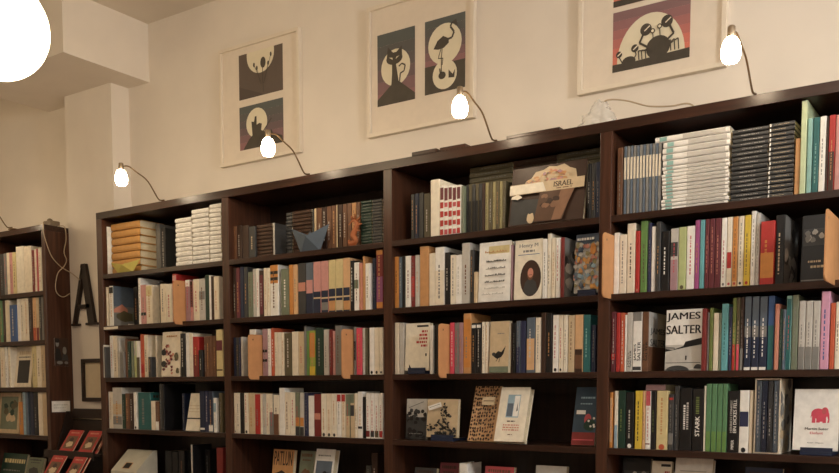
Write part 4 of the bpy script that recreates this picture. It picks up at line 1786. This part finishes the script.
# ------------------------------------------------------------------ small things on the shelves
def paper_boat(P0, P1, z, dep, c, label, hull=0.05, tip=0.085, peak=0.07, half=0.03):
    """folded paper boat between two tip columns"""
    t = thing('paper_boat', ((P0 + P1) / 2, dep, z), label, 'paper boat')
    L = (P1 - P0) / 2
    m = mat('boat_paper_' + c.replace(' ', '_'), PAL[c], 0.8, 0.05)
    b = MB()
    k0, k1 = (-L * 0.52, 0, 0.001), (L * 0.52, 0, 0.001)
    tl, tr = (-L, 0, tip), (L, 0, tip)
    for s in (-1, 1):
        mid = (0, s * half, hull)
        for f in ((tl, k0, mid), (k0, k1, mid), (k1, tr, mid)):
            b.face(f if s < 0 else f[::-1], m)
            f2 = [(p[0] * 0.985, p[1] * 0.93, p[2] + 0.0012) for p in f]
            b.face(f2[::-1] if s < 0 else f2, m)
    b.build('hull', t)
    b = MB()
    for s in (-1, 1):
        b.face([(-L * 0.42, s * 0.006, hull * 0.55), (L * 0.42, s * 0.006, hull * 0.55), (0, s * 0.002, peak)], m)
    b.build('sail', t)
    return t


pA, pB = at(104.5, 265, -0.02), at(133.6, 263.6, -0.02)
paper_boat(max(pA.x, 0.05), pB.x, SH[0], 0.018, 'lemon', 'yellow folded paper boat in front of the orange pile, top shelf, left bay', 0.036, 0.056, 0.048, 0.022)
pA, pB = at(289.5, 232.6, 0.02), at(327, 226.8, 0.02)
paper_boat(pA.x, pB.x, SH[0], 0.034, 'blue grey', 'blue grey folded paper boat on the top shelf of the second bay', 0.062, 0.105, 0.085, 0.03)

q = at(353, 246, 0.03)
t = thing('curled_figurine', (q.x, 0.035, SH[0] + 0.001), 'orange curled seahorse-like wooden figurine before brown books, second bay', 'figurine')
b = MB()
t.scale = (0.80, 0.80, 0.74)
m = mat('orange_wood', (168, 98, 58), 0.5, 0.12, 30.0)
body = spline([(-0.03, 0, 0.040), (-0.025, 0, 0.024), (-0.002, 0, 0.022), (0.012, 0, 0.035), (-0.004, 0, 0.062), (0.006, 0, 0.085), (0.022, 0, 0.115), (0.010, 0, 0.140), (-0.012, 0, 0.140), (-0.030, 0, 0.122)], 6)
n = len(body)
rad = [0.004 + 0.014 * math.sin(math.pi * min(1, 0.08 + i / n)) for i in range(n)]
vs, fs = [], []
for i, p in enumerate(body):
    tn = (body[min(i + 1, n - 1)] - body[max(i - 1, 0)]).normalized()
    a, c = Vector((0, 1, 0)), tn.cross(Vector((0, 1, 0)))
    for k in range(10):
        th = 2 * math.pi * k / 10
        vs.append(p + a * (0.6 * rad[i] * math.cos(th)) + c * (rad[i] * math.sin(th)))
for i in range(n - 1):
    for k in range(10):
        k2 = (k + 1) % 10
        fs.append((i * 10 + k, (i + 1) * 10 + k, (i + 1) * 10 + k2, i * 10 + k2))
fs += [tuple(range(10)), tuple((n - 1) * 10 + k for k in range(10))[::-1]]
b.raw(vs, fs, m, True)
b.build('body', t)
b = MB()
for (x, z, dx, dz) in ((0.008, 0.150, 0.0, 0.03), (0.024, 0.140, 0.02, 0.02), (0.032, 0.115, 0.022, 0.006), (0.022, 0.088, 0.02, -0.006), (-0.008, 0.152, -0.008, 0.022)):
    b.lathe([(0.007, 0), (0.0045, 0.6 * math.hypot(dx, dz)), (0.001, math.hypot(dx, dz))], (x, 0, z), m, 8, (dx, 0, dz))
b.build('crest', t)
b = MB()
b.box(-0.03, 0.03, -0.015, 0.015, 0.0004, 0.006, m)
b.build('base', t, 0.001)

# white document box with a sloping front, lowest shelf of the left bay
p0, p1 = at(132, 449, 0.10), at(157, 448, 0.10)
zt = p0.z
pf = at_x(111, 471.5, p0.x)
zs = SH[4]
t = thing('document_box', ((p0.x + p1.x) / 2, 0.10, zs), 'pale grey cardboard document box with sloping front, lowest shelf, left bay', 'document box')
w = (p1.x - p0.x) / 2
m = mat('pale_cardboard', (196, 190, 172), 0.7, 0.05, 25.0)
b = MB()
yf, zf = pf.y - 0.10, max(0.05, pf.z - zs)
zb = zt - zs
prof = [(0.0, 0.0005), (0.0, zb), (-0.025, zb), (yf, zf), (yf, 0.0005)]
b.prism(prof[::-1], -w, w, m, 'x')
b.build('box', t, 0.002)
b = MB()
dirv = Vector((0, yf + 0.025, zf - zb))
nrm = Vector((0, zf - zb, -(yf + 0.025))).normalized()
if nrm.z < 0:
    nrm = -nrm
o = Vector((0, -0.025, zb)) + nrm * 0.0012
b.face([o + dirv * s + Vector((x, 0, 0)) for x, s in ((-0.024, 0.62), (-0.024, 0.86), (0.024, 0.86), (0.024, 0.62))], pm('black'))
for (x0, x1, s0, s1) in ((-0.028, -0.023, 0.60, 0.88), (0.023, 0.028, 0.60, 0.88), (-0.028, 0.028, 0.60, 0.62), (-0.028, 0.028, 0.86, 0.88)):
    b.face([o + nrm * 0.0006 + dirv * s + Vector((x, 0, 0)) for x, s in ((x0, s0), (x0, s1), (x1, s1), (x1, s0))], pm('tan'))
b.build('handle_slot', t)

# slipcase with four dark volumes, fourth shelf of the right bay
zs = SH[3]
X0, X1 = at(754.2, 420, 0.012).x, at(780, 420, 0.012).x
H = min(at(767, 377.3, 0.012).z, SH[2] - 0.026) - zs
t = thing('book_slipcase', ((X0 + X1) / 2, 0.012, zs), 'white slipcase in clear wrap holding dark volumes, fourth shelf, right bay', 'slipcase')
b = MB()
w, dp, th = (X1 - X0) / 2, 0.165, 0.004
m = pm('cream')
b.box(-w, -w + th, 0, dp, 0.0005, H, m)
b.box(w - th, w, 0, dp, 0.0005, H, m)
b.box(-w + th, w - th, 0, dp, 0.0005, th, m)
b.box(-w + th, w - th, 0, dp, H - th, H, m)
b.box(-w + th, w - th, dp - th, dp, th, H - th, m)
rr = random.Random(3)
c = Canvas(b, (w, 0, 0), (0, dp, 0), (0, 0, H))
for i in range(18):
    c.blob(rr.random(), rr.random(), 0.2, 0.1, ('beige', 'grey', 'pale grey')[i % 3], rr)
b.build('shell', t)
wrap = D.materials.new('clear_plastic_wrap')
nt, bs = nodes_of(wrap)
bs.inputs['Base Color'].default_value = (0.95, 0.95, 0.95, 1)
bs.inputs['Transmission Weight'].default_value = 1.0
bs.inputs['Roughness'].default_value = 0.12
bs.inputs['IOR'].default_value = 1.03
tc = nt.nodes.new('ShaderNodeTexCoord')
no = nt.nodes.new('ShaderNodeTexNoise')
no.inputs['Scale'].default_value = 28
no.inputs['Detail'].default_value = 4
nt.links.new(tc.outputs['Object'], no.inputs['Vector'])
bump(nt, bs, no.outputs['Fac'], 0.9, 0.006)
b = MB()
b.box(-w - 0.001, w + 0.0015, -0.003, -0.0022, 0.002, H + 0.001, wrap)
b.build('plastic_wrap', t)
n = 4
vw = (2 * w - 2 * th) / n
for i in range(n):
    r = book(vw - 0.0006, H - 2 * th - 0.004, dp - th - 0.008, ('blue grey', 'dark blue', 'dark grey', 'blue grey')[i], {'ink': 'pale grey'}, random.Random(40 + i))
    r.location = (X0 + th + vw * (i + 0.5), 0.014, zs + th + 0.001)
    tag(r, f'{ORD[i]} dark volume from left inside the white slipcase, fourth shelf, right bay', 'book', 'volumes in the slipcase')

# a mauve volume lying across the tops of upright books
X0, X1 = at(646.5, 388, 0.05).x, at(666, 388, 0.05).x
zl = max((e['h'] for row, z, *_ in ENTRIES if abs(z - SH[3]) < 1e-4 for e in row if e['kind'] == 'B' and e['X1'] > X0 - 0.06 and e['X0'] < X1 + 0.02 and e['X0'] > 2.7), default=0.2)
r = book(0.020, X1 - X0, 0.13, 'mauve', {'ink': 'none'}, random.Random(8))
r.rotation_euler = (0, R(90), 0)
r.location = (X0, 0.045, SH[3] + zl + 0.0108)
tag(r, 'mauve book lying flat across upright books, fourth shelf, right bay', 'book', 'books on the fourth shelf of the right bay')


def edge_label(px0, px1, py, n, label):
    z = SH[n]
    x0, x1 = at(px0, py, 0).x, at(px1, py, 0).x
    b = MB()
    b.box(x0, x1, -0.0018, -0.0004, z - 0.017, z - 0.004, pm('ivory'))
    tag(b.build('shelf_label'), label, 'shelf label')


edge_label(104, 118, 328, 1, 'cream paper strip on the shelf edge at far left, below the second shelf books')

# ------------------------------------------------------------------ things on top of the bookcase
for (a0, a1, hh, lb) in ((412.5, 437, 0.016, 'flat dark wooden strip lying on the bookcase top, nearer the cat print'), (440.5, 466, 0.014, 'flat dark wooden strip lying on the bookcase top, below the flamingo print'),
                         (507, 560, 0.012, 'long dark wooden strip lying on the bookcase top, right of the third lamp')):
    x0, x1 = at(a0, 150, 0.01).x, at(a1, 150, 0.01).x
    b = MB()
    b.box(x0, x1, 0.004, 0.07, TOPZ + 0.0003, TOPZ + hh, WOOD_X)
    tag(b.build('wooden_strip', bevel=0.002), lb, 'wooden strip')

# clear crumpled bag and cord below the crab print
plastic = D.materials.new('cloudy_plastic')
nt, bs = nodes_of(plastic)
bs.inputs['Base Color'].default_value = (0.86, 0.84, 0.78, 1)
bs.inputs['Alpha'].default_value = 0.32
bs.inputs['Roughness'].default_value = 0.25
tc = nt.nodes.new('ShaderNodeTexCoord')
no = nt.nodes.new('ShaderNodeTexNoise')
no.inputs['Scale'].default_value = 18
nt.links.new(tc.outputs['Object'], no.inputs['Vector'])
bump(nt, bs, no.outputs['Fac'], 0.8, 0.01)
x0, x1 = at(575, 112, 0.1).x, at(612, 112, 0.1).x
t = thing('plastic_bag', ((x0 + x1) / 2, 0.12, TOPZ), 'crumpled clear plastic bag on the bookcase top, left of the crab print corner', 'plastic bag')
rr = random.Random(12)
vs, fs = [], []
nu, nv = 18, 9
for j in range(nv):
    f = j / (nv - 1)
    rx = (x1 - x0) / 2 * (1.0 - 0.75 * f ** 1.4) * (1 if j else 0.9)
    for k in range(nu):
        a = 2 * math.pi * k / nu
        q = 1 + 0.22 * math.sin(5 * a + 2 * j) + 0.12 * (rr.random() - 0.5)
        vs.append((rx * q * math.cos(a) + 0.02 * f, 0.06 * (1 - 0.6 * f) * q * math.sin(a), 0.001 + 0.10 * f + (0.012 * rr.random() if j else 0)))
for j in range(nv - 1):
    for k in range(nu):
        k2 = (k + 1) % nu
        fs.append((j * nu + k, j * nu + k2, (j + 1) * nu + k2, (j + 1) * nu + k))
fs.append(tuple(range(nu))[::-1])
fs.append(tuple((nv - 1) * nu + k for k in range(nu)))
b = MB()
b.raw(vs, fs, plastic, True)
b.build('bag', t)
b = MB()
pp = [at(602, 111, 0.16), at(604, 102, 0.16), at(612, 99.5, 0.16), at(628, 101, 0.16), at(645, 105.5, 0.16), at(655, 106.5, 0.16), at(672, 106, 0.16), at(690, 104, 0.16)]
pp = [(p.x, p.y, max(p.z, TOPZ + 0.004)) for p in pp]
b.tube(spline([(pp[0][0] - 0.01, 0.16, TOPZ + 0.004)] + pp + [(pp[-1][0] + 0.05, 0.16, TOPZ + 0.004)], 6), 0.0028, CORD)
tag(b.build('loose_cord'), 'pale cord arching over the bookcase top beneath the crab print', 'cord')

# ------------------------------------------------------------------ pillar, left bookcase side and brochure rack
DARKW = mat('dark_painted_wood', (44, 32, 26), 0.55, 0.1, 20.0)
xa, xb = -0.462, -0.232
zA0, zA1 = 1.850, 2.180
b = MB()
W = xb - xa


def L(u, v):
    return (xa + W * u, zA0 + (zA1 - zA0) * v)


def stroke_prism(pts):
    b.prism([L(*p) for p in pts], 0.158, 0.1772, DARKW, 'y')


stroke_prism([(0.055, 0.03), (0.155, 0.03), (0.50, 0.86), (0.46, 1.0)][::1])
stroke_prism([(0.66, 0.03), (0.90, 0.03), (0.60, 1.0), (0.44, 1.0), (0.42, 0.96)])
stroke_prism([(0.22, 0.28), (0.74, 0.28), (0.72, 0.34), (0.24, 0.34)])
stroke_prism([(0.0, 0.0), (0.28, 0.0), (0.28, 0.035), (0.0, 0.035)])
stroke_prism([(0.56, 0.0), (1.0, 0.0), (1.0, 0.035), (0.56, 0.035)])
tag(b.build('letter_sign'), 'dark wooden capital letter A fixed on the pillar between the bookcases', 'letter sign')

t = thing('empty_picture_frame', (-0.27, 0.178, 1.435), 'dark rectangular picture frame on the pillar below the letter A', 'picture frame')
b = MB()
w, h, f = 0.115, 0.232, 0.021
for (a, c, d, e) in ((-w, w, 0, f), (-w, w, h - f, h), (-w, -w + f, f, h - f), (w - f, w, f, h - f)):
    b.box(a, c, -0.02, -0.001, d, e, DARKW)
b.build('frame', t, 0.001)
b = MB()
b.box(-w + f, w - f, -0.008, -0.002, f, h - f, mat('plain_card', (206, 190, 162), 0.7, 0.03))
b.build('backing_card', t)

S = LX1
def side_card(x0, y0, x1, y1, name, label, cat, art):
    a, c = at_x(x0, y0, S), at_x(x1, y1, S)
    zt, zb = at_x((x0 + x1) / 2, y0, S).z, at_x((x0 + x1) / 2, y1, S).z
    b = MB()
    b.box(S + 0.0004, S + 0.0016, a.y, c.y, zb, zt, pm('white'))
    cv = Canvas(b, (S + 0.0017, a.y, zb), (0, c.y - a.y, 0), (0, 0, zt - zb))
    art(cv, random.Random(2))
    tag(b.build(name), label, cat)


def c_photo(c, r):
    c.rect(0, 1, 0, 1, 'dark brown')
    c.ell(0.20, 0.80, 0.12, 0.12, 'grey')
    c.ell(0.20, 0.90, 0.17, 0.08, 'black')
    c.poly([(0, 0.2), (0.1, 0.62), (0.35, 0.62), (0.55, 0.2)], 'black')
    c.ell(0.72, 0.55, 0.14, 0.14, 'grey')
    c.poly([(0.5, 0.2), (0.6, 0.42), (0.9, 0.42), (1, 0.2)], 'dark grey')
    c.ell(0.35, 0.12, 0.22, 0.06, 'grey')
    c.ell(0.82, 0.12, 0.14, 0.05, 'grey')


def c_note(c, r):
    c.rect(0, 1, 0, 1, 'white')
    c.words(0.1, 0.9, 0.62, 0.06, 'pale grey', r)
    c.words(0.1, 0.75, 0.35, 0.06, 'pale grey', r)


side_card(54, 338, 68.6, 366, 'photo_postcard', 'dark portrait photo postcard stuck on the side of the far left bookcase', 'postcard', c_photo)
side_card(51.6, 401, 70, 412, 'paper_note', 'blank white paper note on the side of the far left bookcase', 'paper note', c_note)

# adaptor and cords on top of the narrow bookcase
x0 = at(52, 219, 0.12).x
t = thing('power_adaptor', (x0, 0.12, TOPZ), 'grey power adaptor block lying on top of the far left bookcase', 'power adaptor')
b = MB()
b.box(-0.045, 0.03, -0.03, 0.03, 0.0005, 0.035, mat('dusty_plastic', (120, 104, 84), 0.6, 0.1))
b.build('housing', t, 0.006)
b = MB()
b.lathe([(0.016, 0), (0.014, 0.012), (0.006, 0.018)], (-0.02, 0, 0.034), mat('dusty_plastic', (120, 104, 84)), 12)
b.build('plug', t)


def cord(pts, label, r=0.0026):
    b = MB()
    b.tube(spline(pts, 6), r, CORD)
    tag(b.build('hanging_cord'), label, 'cord')


def on_side(px, py, off=0.006):
    p = at_x(px, py, S + off)
    return (p.x, min(max(p.y, LY - 0.015), 0.30), p.z)


cord([(x0 - 0.03, 0.11, TOPZ + 0.006), (S - 0.03, 0.05, TOPZ + 0.012), (S - 0.004, 0.03, TOPZ + 0.006), on_side(43.5, 232, 0.006), on_side(47, 245), on_side(52, 257), on_side(60, 266), on_side(66, 270), (at(72, 273.5, 0.155).x, 0.155, at(72, 273.5, 0.155).z), (at(80, 280, 0.152).x, 0.152, at(80, 280, 0.152).z)],
     'pale cord running from the adaptor down to the letter A')
cord([(x0 + 0.035, 0.13, TOPZ + 0.005), (S - 0.01, 0.15, TOPZ + 0.01), (S + 0.012, 0.15, TOPZ - 0.01)] + [on_side(*q, 0.014) for q in ((66, 240), (64, 252), (66.5, 260), (64, 266.5), (58, 273), (55.5, 285), (57, 293), (63, 297), (70, 293.5))],
     'pale cord hanging in a loose curl on the far left bookcase side')

# tiered rack of red booklets
t = thing('booklet_rack', (-0.25, 0.0, 0), 'dark tiered booklet rack standing between the two bookcases', 'display rack')
xl, xr = -0.215, 0.215
b = MB()
b.box(xl, xr, 0.15, 0.165, 0, 1.395, DARKW)
b.build('back_board', t, 0.002)
b = MB()
b.tube([(xl + 0.02, 0.143, 1.34), (xr - 0.02, 0.143, 1.34)], 0.003, NICKEL)
b.build('rail', t)
TIERS = [(0.035, 1.165), (-0.085, 1.035), (-0.205, 0.895)]
for i, (y, z) in enumerate(TIERS):
    b = MB()
    b.box(xl, xr, y - 0.06, 0.15, z - 0.012, z - 0.001, DARKW)
    b.box(xl, xr, y - 0.066, y - 0.06, z - 0.03, z + 0.012, DARKW)
    b.build('tier', t, 0.001)
for x in (xl - 0.012, xr):
    b = MB()
    b.prism([(-0.05, 0), (0.165, 0), (0.165, 1.38), (0.12, 1.38), (-0.05, 0.85)], x, x + 0.012, DARKW, 'x')
    b.build('side_board', t, 0.001)
for i, row in enumerate((((62, 81, 'nearest the white note'), (81, 96, 'in the middle'), (98, 108, 'by the tall bookcase')), ((44, 64, 'toward the far left bookcase'), (65, 80, 'in the middle'), (80.5, 93, 'toward the tall bookcase')))):
    y, z = TIERS[i]
    for (a, c, lb) in row:
        yy = y - 0.035
        X0, X1 = at(a - 3, 450, yy).x, at(a + 13, 450, yy).x
        X0, X1 = max(X0, -0.46), min(X1, -0.042)
        r = book(0.006, 0.135, (X1 - X0) * 0.84, 'red', {'ink': 'none'}, random.Random(i), a_redcover)
        ln = R(34)
        r.rotation_euler = (Matrix.Rotation(-ln, 3, 'X') @ Matrix.Rotation(R(-90), 3, 'Z')).to_euler()
        r.location = (X0, yy, z + 0.003)
        tag(r, f'red picture booklet {lb}, {("upper", "lower")[i]} tier of the dark rack', 'booklet', 'red booklets in the rack')
